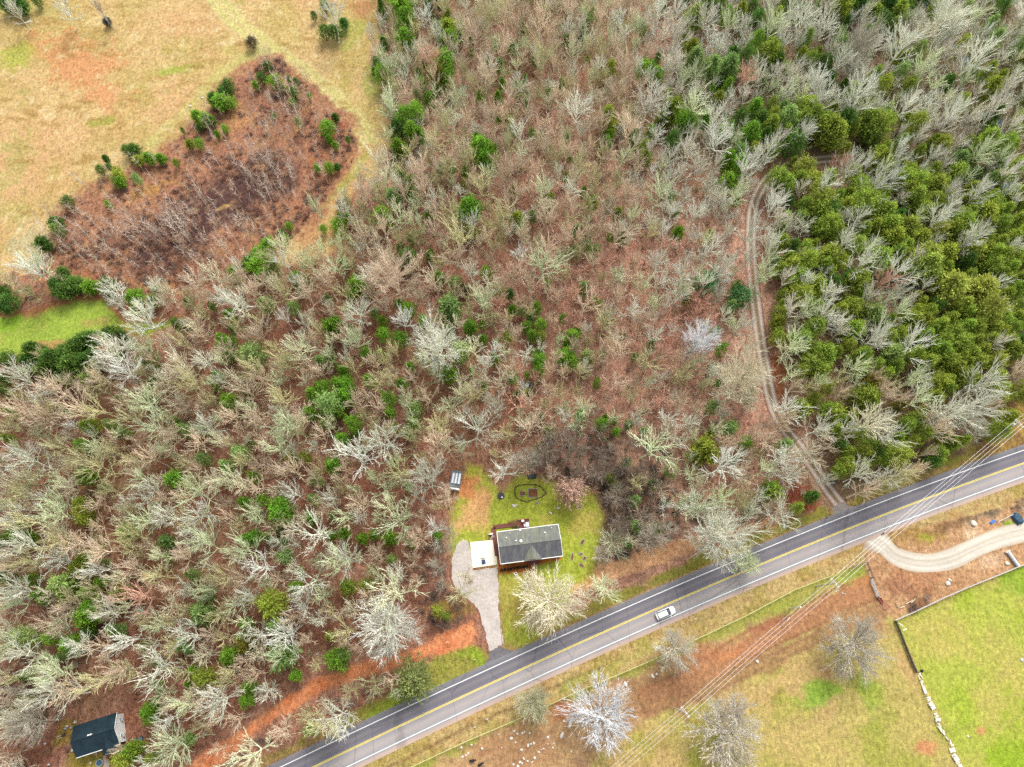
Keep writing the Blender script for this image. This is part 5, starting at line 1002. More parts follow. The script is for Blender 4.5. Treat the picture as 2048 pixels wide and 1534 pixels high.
# oval garden bed with a stone edge, fire pit, stone ringed beds
STONE = plain('field_stone', (.30, .28, .26), .95, .35, 4, bump=.03); PALEST = plain('limestone', (.50, .47, .41), .95, .22, 3, bump=.03); SOIL = plain('garden_soil', S(140, 96, 62), 1, .35, 5)
def rock_bm(m, x, y, z, r, seed, sq=.6):
    rr = random.Random(seed); bm = bmesh.new(); bmesh.ops.create_icosphere(bm, subdivisions=2, radius=1.0)
    ax = (rr.uniform(.8, 1.3), rr.uniform(.7, 1.1), sq); o_ = Vector((rr.random() * 9, rr.random() * 9, 0)); rot = rr.uniform(0, 3)
    from mathutils import noise as mn
    vs = []
    for v in bm.verts:
        k = 1 + .38 * mn.noise(v.co * 1.3 + o_) + .15 * mn.noise(v.co * 3 + o_); q = Vector((v.co.x * ax[0], v.co.y * ax[1], v.co.z * ax[2])) * r * k
        vs.append((x + q.x * math.cos(rot) - q.y * math.sin(rot), y + q.x * math.sin(rot) + q.y * math.cos(rot), z + q.z))
    m.add(vs, [tuple(v.index for v in f_.verts) for f_ in bm.faces]); bm.free()
def ring(m, pts, r, seed):
    for i in range(len(pts)):
        a, b = pts[i], pts[(i + 1) % len(pts)]; d = math.hypot(b[0] - a[0], b[1] - a[1]); n_ = max(1, int(d / (r * 1.8)))
        for k in range(n_): rock_bm(m, a[0] + (b[0] - a[0]) * k / n_, a[1] + (b[1] - a[1]) * k / n_, r * .3, r, seed + i * 31 + k)
OV = [(1030, 988), (1030, 976), (1037, 971), (1052, 969), (1072, 970), (1084, 975), (1092, 986), (1084, 994), (1068, 999), (1053, 1004), (1040, 1000), (1032, 996)]
g = G(1061, 986); t = thing('garden_bed', 'oval garden bed with a dark stone border behind the house', 'garden bed', (g.x, g.y, 0))
rel = [(G(x, y).x - g.x, G(x, y).y - g.y) for x, y in OV]
one(lambda m: ring(m, rel, .17, 5), 'stone_border', plain('dark_border_stone', S(112, 84, 66), .95, .35, 4), t)
for (x0, y0, x1, y1) in ((1040, 983, 1050, 991), (1057, 978, 1075, 994)):
    a, b = G(x0, y1) - g, G(x1, y0) - g
    pl_ = one(lambda m: m.box(a.x, b.x, a.y, b.y, 0, .09), 'planting_patch', SOIL, t)
    one(lambda m: [m.box(*q) for q in ((a.x - .1, b.x + .1, a.y - .1, a.y, 0, .16), (a.x - .1, b.x + .1, b.y, b.y + .1, 0, .16), (a.x - .1, a.x, a.y, b.y, 0, .16), (b.x, b.x + .1, a.y, b.y, 0, .16))], 'timber_edge', WOODP, pl_)
g = G(1001.5, 992); t = thing('fire_pit', 'round black fire pit with a white bucket at the lawn corner', 'fire pit', (g.x, g.y, 0))
one(lambda m: ring(m, [(.85 * math.cos(a * .6283), .85 * math.sin(a * .6283)) for a in range(10)], .16, 77), 'stone_ring', plain('sooty_stone', (.06, .06, .07), .95, .3), t)
one(lambda m: m.cyl((0, 0), .8, .005, .07, 16), 'ash_bed', DARK, t)
g = G(1004, 995); t = thing('bucket', 'white bucket at the edge of the fire pit', 'bucket', (g.x, g.y, .05)); one(lambda m: m.cyl((0, 0), .15, 0, .36, 12, .19), 'tub', WHITEM, t); one(lambda m: m.tube([(.19 * math.cos(a), 0, .36 + .2 * math.sin(a)) for a in (0, .8, 1.57, 2.3, 3.14)], .012, 5), 'handle', METAL, t)
for i, (x, y, rx, ry, an, lab) in enumerate(((1165, 1084, .75, .4, .9, 'topmost grey stone ringed flower bed on the right lawn'), (1144.5, 1114, .3, .95, -.1, 'tall narrow stone ringed bed right of the house'), (1162, 1108, .5, .3, 0, 'small stone ringed bed below the topmost one'), (1169, 1117, .35, .55, -.5, 'rightmost stone ringed bed on the lawn'), (1163, 1131, .65, .4, -.6, 'lowest stone ringed flower bed on the right lawn'), (1160, 1015, .35, .3, 0, 'faint small stone ring on the upper right lawn'), (1074, 1006, .3, .3, 0, 'tiny stone ring just below the oval bed'))):
    g = G(x, y); t = thing('flower_bed', lab, 'flower bed', (g.x, g.y, 0), an, 'stone ringed flower beds on the lawn')
    one(lambda m: ring(m, [(rx * math.cos(a * .6283), ry * math.sin(a * .6283)) for a in range(10)], .12, 90 + i), 'stone_ring', STONE, t)
    one(lambda m: [m.tube([(0, 0, .0), (0, 0, .06)], .001, 3), m.add([(rx * .85 * math.cos(a * .6283), ry * .85 * math.sin(a * .6283), .05) for a in range(10)], [tuple(range(10))])], 'soil', SOIL, t)
def rock(px, py, r, lab, mat=None, grp='pale rocks', z=0.0, long=None, name='rock'):
    g = G(px, py); m = MB(); rock_bm(m, 0, 0, 0, r, int(px * 7 + py))
    o = m.build(name, mat or PALEST, None, True); o.location = (g.x, g.y, r * .2)
    if long: o.scale = (long[0], 1, 1); o.rotation_euler = (0, 0, long[1])
    return tag(o, lab, 'rock', grp)
for x, y, r, lab in ((1028, 1012, .5, 'pale rock pile above the rear deck'), (1033, 1010, .28, 'small white rock beside the pile above the deck'), (1116, 1016, .42, 'white rock under the tan leafed tree'), (1101, 1026, .4, 'pale rock on the lawn above the roof'), (405, 196, .35, 'white stone on the tan meadow above the scrub'), (381, 213, .5, 'grey white stone heap on the meadow edge'), (438, 217, .2, 'tiny white stone by the dark evergreen clump'), (201, 88, .18, 'lone tiny white stone high in the tan meadow'), (2014, 1127, .45, 'flat pale rock left of the grey culvert pipe'), (1947, 1047, .7, 'white spoil heap left of the blue tarp'), (1895, 1167, .7, 'pale rubble in the soil above the long fence'), (1899, 1160, .45, 'smaller pale rubble next to the fence rubble'), (1514, 1323, .4, 'white rock on the muddy farm track'), (1672, 1183, .22, 'first white rock below the crossarm pole'), (1676, 1181, .18, 'second white rock below the crossarm pole'), (1685, 1186, .2, 'third white rock below the crossarm pole'), (1690, 1188, .18, 'fourth white rock below the crossarm pole'), (1305, 1352, .45, 'white rock left of the wire fence tree'), (1313, 1348, .3, 'middle white rock by the wire fence tree'), (1323, 1341, .35, 'right white rock by the wire fence tree'), (1936, 1473, .25, 'white bone like stone in the hay field'), (2043, 1320, .45, 'pale boulder at the right edge of the hay field')): rock(x, y, r, lab)
RK = [(330, 830, 5), (372, 872, 5), (440, 860, 6), (470, 845, 4), (540, 860, 5), (290, 935, 7), (350, 990, 5), (520, 1030, 7), (560, 1010, 5), (600, 1000, 5), (430, 1090, 5), (730, 1075, 4), (700, 1090, 3), (665, 1120, 5), (790, 920, 6), (610, 1200, 6), (460, 1210, 5), (515, 1245, 4), (575, 1260, 4), (410, 1260, 6), (440, 1275, 4), (380, 1315, 6), (790, 1010, 4), (860, 1060, 4), (1110, 1110, 4), (1010, 700, 5), (120, 880, 3), (160, 1060, 3), (320, 1290, 4), (870, 1000, 3)]
for i, (x, y, r) in enumerate(RK): rock(980 + x / 6.83, 1340 + y / 6.83, r * .055, 'white limestone boulder among the scattered rocks in the muddy pasture', grp='scattered pasture boulders')
rock(1141, 1447, .42, 'long white slab beside the bright white tree', long=(2.6, 1.2)); rock(1251, 1368, .35, 'long pale slab at the upper right of the bright white tree', long=(2.0, -1.1)); rock(1124, 1470, .3, 'pale slab left of the bright white tree', long=(2.4, 1.0))
for x, y in ((932, 1511), (937, 1507), (943, 1490), (964, 1497), (923, 1495), (925, 1514)): rock(x, y, .28, 'small pale rock near the two black calves', grp='pale rocks near the calves')

# ---- small grey shed with skylight roof
c2, rz2, L2, D2 = frame_from([(903, 940.5), (924, 943), (919.5, 979), (899, 975.5)], 2.3)
t = thing('shed', 'small shed with blue grey patched roof and white front at the clay drive', 'shed', c2, rz2)
one(lambda m: m.box(-L2 / 2 + .15, L2 / 2 - .15, -D2 / 2 + .5, D2 / 2 - .15, 0, 2.05), 'wall', plain('shed_wall', (.16, .17, .18), .8, .2), t)
SR = plain('patched_shed_roof', S(120, 134, 142), .5, .5, .8)
one(lambda m: m.add([(-L2 / 2, -D2 / 2 + .45, 2.1), (L2 / 2, -D2 / 2 + .45, 2.1), (L2 / 2, D2 / 2, 2.45), (-L2 / 2, D2 / 2, 2.45), (-L2 / 2, -D2 / 2 + .45, 2.18), (L2 / 2, -D2 / 2 + .45, 2.18), (L2 / 2, D2 / 2, 2.53), (-L2 / 2, D2 / 2, 2.53)], [(3, 2, 1, 0), (4, 5, 6, 7), (0, 1, 5, 4), (1, 2, 6, 5), (2, 3, 7, 6), (3, 0, 4, 7)]), 'roof', SR, t)
for i in range(3): one(lambda m: m.box(-L2 / 2 + .35 + i * .75, -L2 / 2 + .85 + i * .75, -D2 / 2 + 1.2, D2 / 2 - .6, 2.32, 2.56), 'skylight', METAL, t)
one(lambda m: m.box(-L2 / 2 + .1, L2 / 2 - .1, -D2 / 2 - .05, -D2 / 2 + .42, 0, 1.9), 'front_locker', WHITEM, t)
one(lambda m: m.box(-.4, .4, -D2 / 2 - .09, -D2 / 2 - .05, .1, 1.7), 'door', METAL, t)
# collapsed lean-to in the woods
g = G(1052, 775); t = thing('collapsed_lean_to', 'collapsed lean-to of boards and mossy roofing in the middle of the woods', 'ruin', (g.x, g.y, 0), -.4)
def tilt(m, cx, cy, cz, lx, ly, rx, ry, rzz, th=.06): m.box(-lx, lx, -ly, ly, -th, th, Matrix.Translation((cx, cy, cz)) @ Matrix.Rotation(rzz, 4, 'Z') @ Matrix.Rotation(rx, 4, 'X') @ Matrix.Rotation(ry, 4, 'Y'))
one(lambda m: tilt(m, .1, .4, .9, .45, .4, .2, .1, 0), 'metal_sheet', METAL, t); one(lambda m: tilt(m, .6, -.9, .8, 1.1, .7, .15, -.2, .2, .1), 'mossy_roof', plain('mossy_felt', S(150, 150, 70), .95, .3, 3), t)
one(lambda m: [tilt(m, .6, 1.5, 1.0, .9, .05, 0, .15, .1 * i) or tilt(m, .2 * i, .9 + .12 * i, .5, 1.0, .06, 0, .1, -.3) for i in range(5)], 'boards', WOODP, t); one(lambda m: tilt(m, 1.0, .5, .5, .7, .5, .1, .1, 0, .12), 'dark_tarp', DARK, t)
g = G(1059.5, 782); t = thing('crate', 'pale crate below the collapsed lean-to', 'crate', (g.x, g.y, 0)); one(lambda m: m.box(-.3, .3, -.3, .3, 0, .6), 'box', plain('pale_crate', (.5, .5, .38), .9, .2), t); one(lambda m: [m.box(-.33, .33, -.34, -.30, .1 + .2 * k, .2 + .2 * k) for k in range(3)], 'slats', WHITEM, t)
def tarp(px, py, sx, sy, rot, mat, lab, h=.5, name='tarp', cat='tarp'):
    g = G(px, py); m = MB(); n_ = 12; rr = random.Random(int(px)); vs = []; fs = []
    for j in range(n_ + 1):
        for i in range(n_ + 1):
            u, v = i / n_ * 2 - 1, j / n_ * 2 - 1; e = max(0, 1 - (abs(u) ** 4 + abs(v) ** 4) ** .5)
            vs.append((u * sx * (1 + .1 * math.sin(3 * v)), v * sy * (1 + .1 * math.sin(4 * u)), .02 + h * min(1, e * 3) * (1 + .12 * rr.uniform(-1, 1))))
    for j in range(n_):
        for i in range(n_): q = j * (n_ + 1) + i; fs.append((q, q + 1, q + n_ + 2, q + n_ + 1))
    m.add(vs, fs); o = m.build(name, mat, None, True); o.location = (g.x, g.y, 0); o.rotation_euler = (0, 0, rot); return tag(o, lab, cat)
NAVY = plain('navy_tarp', (.025, .06, .095), .55, .2, 1.0)
tarp(1100, 879, .6, 1.5, -.2, DARK, 'dark crumpled tarp in the grey thicket above the lawn', .4); tarp(1064, 953, 1.1, .6, .1, DARK, 'dark brush heap cover above the oval garden bed', .5)
# ---- second house, lower left
c3, rz3, L3, D3 = frame_from([(143, 1455), (232.5, 1424), (242, 1488), (156, 1513)], 3.4)
H2 = thing('house', 'dark blue roofed house with a white gable wall at the lower left corner', 'house', c3, rz3)
hl3, hd3 = L3 / 2 - .3, D3 / 2 - .35
def f(m):
    m.box(-hl3, hl3, -hd3, hd3, .1, 3.1)
    for s in (-1, 1): m.add([(s * hl3, -hd3, 3.1), (s * hl3, hd3, 3.1), (s * hl3, 0, 4.7), (s * (hl3 - .05), -hd3, 3.1), (s * (hl3 - .05), hd3, 3.1), (s * (hl3 - .05), 0, 4.7)], [(0, 1, 2), (5, 4, 3), (0, 3, 4, 1), (1, 4, 5, 2), (2, 5, 3, 0)])
one(f, 'wall', WHITEM, H2)
ROOF2 = shingles('dark_blue_shingle', S(38, 56, 68), S(48, 72, 84), .2)
r2 = MB(); gable(r2, L3, D3, 3.4, 5.1, .14); r2.build('roof', ROOF2, H2)
one(lambda m: m.tube([(-L3 / 2, 0, 5.12), (L3 / 2, 0, 5.12)], .07, 4), 'ridge_cap', plain('dark_ridge', S(24, 42, 54), .9, .2), H2)
sl3 = 1.7 / (D3 / 2); px3 = 2.2
def f(m):
    yf = -D3 / 2 - 1.3; zr_ = 4.6; zb = 3.45; w_ = 1.35; yr = -(5.1 - zr_) / sl3
    for s in (-1, 1):
        a = [(px3 + s * w_, yf, zb), (px3, yf, zr_), (px3, yr, zr_ + .02), (px3 + s * w_, -D3 / 2 + .1, zb)]; m.add(a, [(0, 1, 2, 3) if s < 0 else (3, 2, 1, 0)])
    m.add([(px3 - w_, yf, zb), (px3 + w_, yf, zb), (px3, yf, zr_)], [(0, 1, 2)])
    for s in (-1, 1): m.box(px3 + s * 1.2 - .07, px3 + s * 1.2 + .07, yf + .05, yf + .2, .1, 3.45)
one(f, 'porch_roof', ROOF2, H2)
one(lambda m: m.box(-L3 / 2, px3 - 1.4, -D3 / 2 - .12, -D3 / 2, 3.24, 3.38), 'gutter', WHITEM, H2); one(lambda m: m.box(px3 + 1.4, L3 / 2, -D3 / 2 - .12, -D3 / 2, 3.24, 3.38), 'gutter', WHITEM, H2)
one(lambda m: [m.tube([(L3 / 2, s * D3 / 2, 3.38), (L3 / 2, 0, 5.05)], .06, 4) for s in (-1, 1)], 'barge_board', WHITEM, H2)
window(H2, 1.2, 2.0, 1.3, 2.3, hl3, 1, 'y'); window(H2, -2.0, -1.2, 1.3, 2.3, hl3, 1, 'y')
for x_ in (-4.4, -2.4, 4.4): window(H2, x_ - .45, x_ + .45, 1.2, 2.3, -hd3, -1)
for y_ in (1.6, -1.6): one(lambda m: m.box(hl3 + .06, hl3 + .55, y_ - .3, y_ + .3, 1.35, 1.8), 'window_unit', METAL, H2)
d_ = one(lambda m: m.box(px3 - .45, px3 + .45, -hd3 - .05, -hd3, .4, 2.5), 'door', DARK, H2); one(lambda m: m.box(px3 + .3, px3 + .36, -hd3 - .1, -hd3 - .05, 1.4, 1.5), 'handle', METAL, d_)
one(lambda m: m.box(px3 - 1.3, px3 + 1.3, -D3 / 2 - 1.5, -hd3 - .06, .1, .4), 'porch_floor', DECKM, H2)
one(lambda m: [m.box(px3 - 1.9 + .25 * k, px3 - 1.75 + .25 * k, -D3 / 2 - 2.2, -D3 / 2 - .2, .3, 1.2) for k in range(2)], 'porch_rail', RAILM, H2)
one(lambda m: [m.box(-.9 + .5 * k, -.6 + .5 * k, .25, .5, 4.9, 5.32) for k in range(2)], 'roof_vent', WHITEM, H2)
one(lambda m: (m.box(-L3 / 2 - 1.5, -L3 / 2 - .0, -2.6, 1.6, .45, .6), [m.box(-L3 / 2 - 1.5, -L3 / 2 - 1.4, y_, y_ + .1, 0, .45) for y_ in (-2.6, -.5, 1.5)]), 'side_deck', DECKM, H2)
PATH = smooth([(v.x, v.y) for v in (G(211, 1509), G(213, 1530), G(216, 1560))], 4); strip('garden_path', PATH, -.55, .55, .03, speckle('path_concrete', [(196, 176, 160), (214, 196, 182), (228, 214, 200)], 1.5))
g = G(201, 1525); t = thing('trampoline', 'small round dark trampoline left of the second house path', 'trampoline', (g.x, g.y, 0)); one(lambda m: m.cyl((0, 0), .62, .5, .54, 20), 'mat', NAVY, t); one(lambda m: m.tube([(.68 * math.cos(a * .314), .68 * math.sin(a * .314), .52) for a in range(21)], .05, 6), 'frame', METAL, t)
for a in range(4): one(lambda m: m.tube([(.66 * math.cos(a * 1.57), .66 * math.sin(a * 1.57), 0), (.66 * math.cos(a * 1.57), .66 * math.sin(a * 1.57), .5)], .03, 5), 'leg', METAL, t)
def barrel(px, py, r, h, mat, lab, name='barrel', grp=None):
    g = G(px, py); t = thing(name, lab, name.replace('_', ' '), (g.x, g.y, 0), 0, grp); one(lambda m: m.tube([(0, 0, 0), (0, 0, h * .3), (0, 0, h * .7), (0, 0, h)], [r * .88, r, r, r * .88], 12), 'body', mat, t); one(lambda m: m.cyl((0, 0), r * .8, h + .002, h + .04, 12), 'lid', METAL, t)
for px, py, r, h, mat, lab in ((135, 1452, .22, .5, WHITEM, 'white tub highest beside the blue roofed house'), (131, 1457, .2, .4, WHITEM, 'white tub just left of the highest tub'), (152, 1444, .28, .6, plain('cream_tub', (.6, .55, .4), .7, .1), 'cream tub at the back corner of the blue roofed house'), (144, 1455, .2, .5, METAL, 'grey bin touching the back corner of the blue roofed house'), (147, 1500, .3, .6, plain('yellow_tub', (.5, .42, .16), .7, .2), 'yellow tub on the side deck'), (193, 1508, .16, .3, WHITEM, 'small white pot by the front wall of the second house'), (182, 1525.5, .22, .3, WHITEM, 'white pot on the grass below the second house'), (91, 1487, .2, .4, WHITEM, 'white tub far left of the second house'), (98, 1529, .22, .4, WHITEM, 'white tub at the bottom left edge'), (1663.5, 967, .4, .9, DARK, 'dark rubbish bin with pale lid beside the lower rutted track')): barrel(px, py, r, h, mat, lab, 'bin' if 'bin' in lab else 'tub')
g = G(138, 1493, .6); t = thing('patio_umbrella', 'closed brown umbrella and table at the side deck', 'umbrella', (g.x, g.y, 0)); one(lambda m: m.cyl((0, 0), .5, 1.6, 2.2, 8, .05), 'canopy', plain('dusty_canvas', S(150, 110, 100), .9, .2), t); one(lambda m: m.tube([(0, 0, 0), (0, 0, 1.7)], .03, 6), 'pole', METAL, t)
g = G(128, 1470); t = thing('push_mower', 'dark push mower left of the blue roofed house', 'mower', (g.x, g.y, 0), .6); bevel(one(lambda m: m.box(-.3, .3, -.25, .25, .12, .4), 'deck', DARK, t), .06); one(lambda m: m.tube([(-.3, .2, .3), (-1.0, .25, 1.0), (-1.0, -.25, 1.0), (-.3, -.2, .3)], .03, 5), 'handle', WHITEM, t)
for sx in (-.28, .28):
    for sy in (-.27, .27): one(lambda m: m.tube([(sx, sy - .03, .12), (sx, sy + .03, .12)], .12, 10), 'wheel', DARK, t)
g = G(279, 1480); t = thing('quad_bike', 'dark blue quad bike right of the second house', 'quad bike', (g.x, g.y, 0), .2); bevel(one(lambda m: (m.box(-.8, .8, -.28, .28, .45, .75), m.box(-.9, -.35, -.5, .5, .6, .72), m.box(.35, .9, -.5, .5, .6, .72)), 'body', plain('teal_paint', (.04, .14, .18), .4, .1), t), .06); one(lambda m: m.box(-.35, .3, -.17, .17, .75, .9), 'seat', DARK, t); one(lambda m: m.tube([(.3, -.4, 1.0), (.4, 0, .95), (.3, .4, 1.0)], .025, 5), 'handlebar', METAL, t)
for sx in (-.6, .6):
    for sy in (-.5, .5): one(lambda m: m.tube([(sx, sy - .12, .28), (sx, sy + .12, .28)], .28, 12), 'wheel', DARK, t)

# ---- car
def build_car(px, py):
    i_ = np.argmin(np.abs(ROAD[:, 0] - G(px, py).x)); d = ROAD[i_ + 1] - ROAD[i_ - 1]; an = math.atan2(d[1], d[0]); g = G(px, py, .9)
    t = thing('car', 'white estate car with roof rails driving up the road', 'car', (g.x, g.y, .02), an)
    CARP = plain('car_paint', (.80, .81, .82), .25, .02, 1, spec=.5); TY = plain('tyre_rubber', (.02, .02, .02), .9, .1); RIM = plain('alloy', (.5, .5, .52), .35, .1, 1, .7)
    # (x, half width, z bottom, z belt)
    st = [(-2.32, .70, .45, .80), (-2.22, .86, .30, .98), (-1.6, .92, .24, 1.02), (-.6, .94, .22, 1.0), (.6, .94, .22, .98), (1.3, .92, .24, .95), (1.95, .84, .26, .84), (2.22, .72, .34, .72), (2.33, .55, .42, .62)]
    def loft(m, rings, close=True):
        b = len(m.v); n_ = len(rings[0])
        for r in rings: m.v += [tuple(p) for p in r]
        for i in range(len(rings) - 1):
            for k in range(n_ - 1): q = b + i * n_ + k; m.f.append((q, q + n_, q + n_ + 1, q + 1))
            q = b + i * n_; m.f.append((q + n_ - 1, q + 2 * n_ - 1, q + n_, q))
        m.f.append(tuple(b + k for k in range(n_))); m.f.append(tuple(b + (len(rings) - 1) * n_ + k for k in reversed(range(n_))))
    m = MB(); loft(m, [[(x, -w_ * .9, z0), (x, -w_, z0 + .2), (x, -w_, z1 - .12), (x, -w_ * .88, z1), (x, 0, z1 + .05), (x, w_ * .88, z1), (x, w_, z1 - .12), (x, w_, z0 + .2), (x, w_ * .9, z0)] for x, w_, z0, z1 in st])
    b = m.build('body', CARP, t, True); sb = b.modifiers.new('s', 'SUBSURF'); sb.levels = 1; sb.render_levels = 2
    gh = [(-2.05, .76, .97, 1.0), (-1.75, .74, .97, 1.42), (-1.2, .72, .97, 1.5), (-.2, .71, .97, 1.5), (.35, .70, .97, 1.4), (1.15, .68, .93, .98)]
    m = MB(); loft(m, [[(x, -w_ - .1, z0), (x, -w_ * .86, z1 - .03), (x, -w_ * .6, z1), (x, w_ * .6, z1), (x, w_ * .86, z1 - .03), (x, w_ + .1, z0)] for x, w_, z0, z1 in gh]); m.build('windows', GLASS, t, True)
    m = MB(); loft(m, [[(x, -w_ * .87, z1 - .02), (x, -w_ * .8, z1 + .035), (x, w_ * .8, z1 + .035), (x, w_ * .87, z1 - .02)] for x, w_, z0, z1 in ((-1.95, .72, 0, 1.2), (-1.72, .76, 0, 1.43), (-1.2, .75, 0, 1.51), (-.2, .74, 0, 1.51), (.3, .72, 0, 1.43))]); m.build('roof', CARP, t, True)
    for s in (-1, 1):
        one(lambda q: q.tube([(-1.7, s * .56, 1.5), (-1.5, s * .56, 1.62), (0, s * .56, 1.62), (.2, s * .56, 1.5)], .03, 5), 'roof_rail', DARK, t)
        one(lambda q: q.box(.75, .9, s * 1.0 - .1, s * 1.0 + .1, .92, 1.06), 'mirror', CARP, t)
        one(lambda q: q.box(2.16, 2.29, s * .55 - .13, s * .55 + .13, .60, .70), 'headlight', METAL, t)
        one(lambda q: q.box(-2.29, -2.2, s * .66 - .1, s * .66 + .1, .72, .95), 'tail_light', REDW, t)
        for x_ in (-1.4, 1.42):
            w_ = one(lambda q: q.tube([(x_, s * .72, .34), (x_, s * .94, .34)], .34, 18), 'wheel', TY, t); one(lambda q: q.tube([(x_, s * .93, .34), (x_, s * .955, .34)], .2, 12), 'rim', RIM, w_)
build_car(1331.5, 1226)

# ---- power line
POLEM = plain('pole_wood', (.42, .38, .33), .9, .2, 2); WIREM = plain('aluminium_wire', (.62, .63, .64), .4, .05, 1, .3); INS = plain('insulator', (.7, .7, .68), .3, .05)
POLES = [(1010, 1735, 10.4), (1370, 1424, 10.4), (1669.5, 1166, 10.4), (2038.5, 847, 10.4), (2440, 560, 10.4)]
PW = [G(x, y, z) for x, y, z in POLES]
def attach(i):
    d = PW[min(i + 1, 4)] - PW[max(i - 1, 0)]; d.z = 0; d.normalize(); s = Vector((d.y, -d.x, 0)); p = PW[i]
    return [p - s * 1.05 + Vector((0, 0, .22)), p + s * .35 + Vector((0, 0, .22)), p + s * 1.05 + Vector((0, 0, .22)), p - s * .1 + Vector((0, 0, -1.6))], d, s
for i, p in enumerate(PW):
    if i in (0, 4): lab = ('off frame pole carrying the line down left', 'off frame pole carrying the line up right')[i == 4]
    else: lab = {1: 'wooden utility pole with a double crossarm in the pasture', 2: 'wooden utility pole with a double crossarm by the road verge', 3: 'wooden utility pole with crossarm and transformer above the road'}[i]
    at, d, s = attach(i); t = thing('utility_pole', lab, 'utility pole', (p.x, p.y, 0), math.atan2(s.y, s.x), 'poles of the power line')
    one(lambda m: m.tube([(0, 0, 0), (0, 0, p.z + .3)], [.17, .11], 10), 'pole', POLEM, t)
    for y_ in (-.16, .16):
        ca = one(lambda m: m.box(-1.25, 1.25, y_ - .06, y_ + .06, p.z - .08, p.z + .08), 'crossarm', POLEM, t)
    for x_ in (-1.05, .35, 1.05): one(lambda m: (m.tube([(x_, 0, p.z + .05), (x_, 0, p.z + .24)], .07, 8), m.box(x_ - .05, x_ + .05, -.2, .2, p.z + .08, p.z + .12)), 'insulator', INS, t)
    if i == 3: one(lambda m: m.tube([(-.45, -.35, p.z - 1.6), (-.45, -.35, p.z - .8)], .26, 12), 'transformer', INS, t)
for i in range(4):
    A_, B2 = attach(i)[0], attach(i + 1)[0]
    for k in range(4):
        sag = (1.0, 1.0, 1.0, .7)[k]; a, b = A_[k], B2[k]
        pts = [a.lerp(b, j / 16) - Vector((0, 0, sag * 4 * (j / 16) * (1 - j / 16))) for j in range(17)]
        o = one(lambda m: m.tube(pts, .026 if k == 3 else .024, 4), 'power_line', WIREM)
        pos = ('upper left wire', 'second wire', 'lower right wire', 'low neutral wire')[k]; span = ('span leaving at the bottom', 'span across the pasture', 'span across the road', 'span leaving at the right edge')[i]
        tag(o, '%s of the %s of the power line' % (pos, span), 'power line', 'wires of the power line')
g = G(1601, 1214, 6.5); t = thing('service_pole', 'slim pale pole without crossarm under the wires beside the verge', 'pole', (g.x, g.y, 0)); one(lambda m: m.tube([(0, 0, 0), (0, 0, 6.5)], [.13, .1], 8), 'shaft', plain('pale_pole', (.5, .52, .48), .8, .1), t); one(lambda m: m.cyl((0, 0), .16, 6.5, 6.62, 8), 'cap', INS, t)
g = G(1577, 1238, 4.0); t = thing('service_pole', 'short pole with a small crossbar between the two larger poles', 'pole', (g.x, g.y, 0), .8); one(lambda m: m.tube([(0, 0, 0), (0, 0, 4)], [.1, .08], 8), 'shaft', POLEM, t); one(lambda m: m.box(-.45, .45, -.05, .05, 3.85, 3.97), 'crossbar', INS, t)
q0, q1 = attach(2)[0][0], attach(3)[0][0]; tt = .27; sp0 = q0.lerp(q1, tt) - Vector((0, 0, 4 * tt * (1 - tt)))
dirw = (q1 - q0).normalized(); o = one(lambda m: m.tube([sp0 - dirw * .45 - Vector((0, 0, .05)), sp0 + dirw * .45 - Vector((0, 0, .05))], .13, 8), 'splice_case', DARK); tag(o, 'black splice case hanging on the wire over the gravel lane mouth', 'splice case')

# ---- fences
def fence(name, px, label, hgt, gap, rails, pm_, rm, cat='fence', pr=.06, rr=.03, mesh=None):
    pts = [G(x, y) for x, y in px]; t = thing(name, label, cat, pts[0]); o0 = pts[0]; line = []
    for a, b in zip(pts, pts[1:]):
        n_ = max(1, round((b - a).length / gap)); line += [a.lerp(b, k / n_) - o0 for k in range(n_)]
    line.append(pts[-1] - o0)
    for q in line[:100]: one(lambda m: m.tube([(q.x, q.y, 0), (q.x, q.y, hgt)], pr, 6), 'post', pm_, t)
    for z_ in rails: one(lambda m: m.tube([(q.x, q.y, z_) for q in line], rr, 5), 'rail' if rr > .025 else 'wire', rm, t)
    if mesh:
        m = MB()
        for a, b in zip(line, line[1:]): m.add([(a.x, a.y, .03), (b.x, b.y, .03), (b.x, b.y, mesh[0]), (a.x, a.y, mesh[0])], [(0, 1, 2, 3)])
        m.build('panel', mesh[1], t)
    return t
PWIRE = plain('greenish_wire', (.52, .52, .26), .6, .15); GREYW = plain('grey_timber', (.40, .38, .36), .9, .25, 3); DARKW = plain('dark_timber', (.09, .08, .075), .9, .3)
fence('wire_fence', FENCE_PX[1:-1], 'long pale wire fence running along the lower side of the road', 1.1, 5.0, (1.05, .7), WOODP, PWIRE, pr=.05, rr=.045)
fence('corner_fence', [(1698, 1137), (1712, 1131), (1730, 1125)], 'short dark fence piece meeting the corner post under the wires', 1.3, 2.0, (1.25, .7), DARKW, DARKW, rr=.06)
fence('corner_fence', [(1730, 1125), (1737, 1140), (1742, 1156)], 'dark three post fence between the corner and the farm gate', 1.3, 2.2, (1.25, .7), DARKW, DARKW, pr=.1, rr=.07)
fence('field_fence', [(1787, 1241), (1830, 1222), (1880, 1198), (1930, 1176), (1985, 1154), (2048, 1128), (2110, 1102)], 'long straight grey timber fence along the top of the hay field', 1.3, 3.0, (1.25, .85, .45), GREYW, GREYW, rr=.075)
fence('field_fence', [(1789, 1243), (1797, 1262), (1806, 1285), (1812, 1300), (1822, 1325), (1831, 1345)], 'dark sagging fence on the upper left side of the hay field', 1.2, 2.2, (1.1, .6), DARKW, DARKW, rr=.06, mesh=(.9, plain('dark_mesh', (.10, .10, .09), .9, .4, 6)))
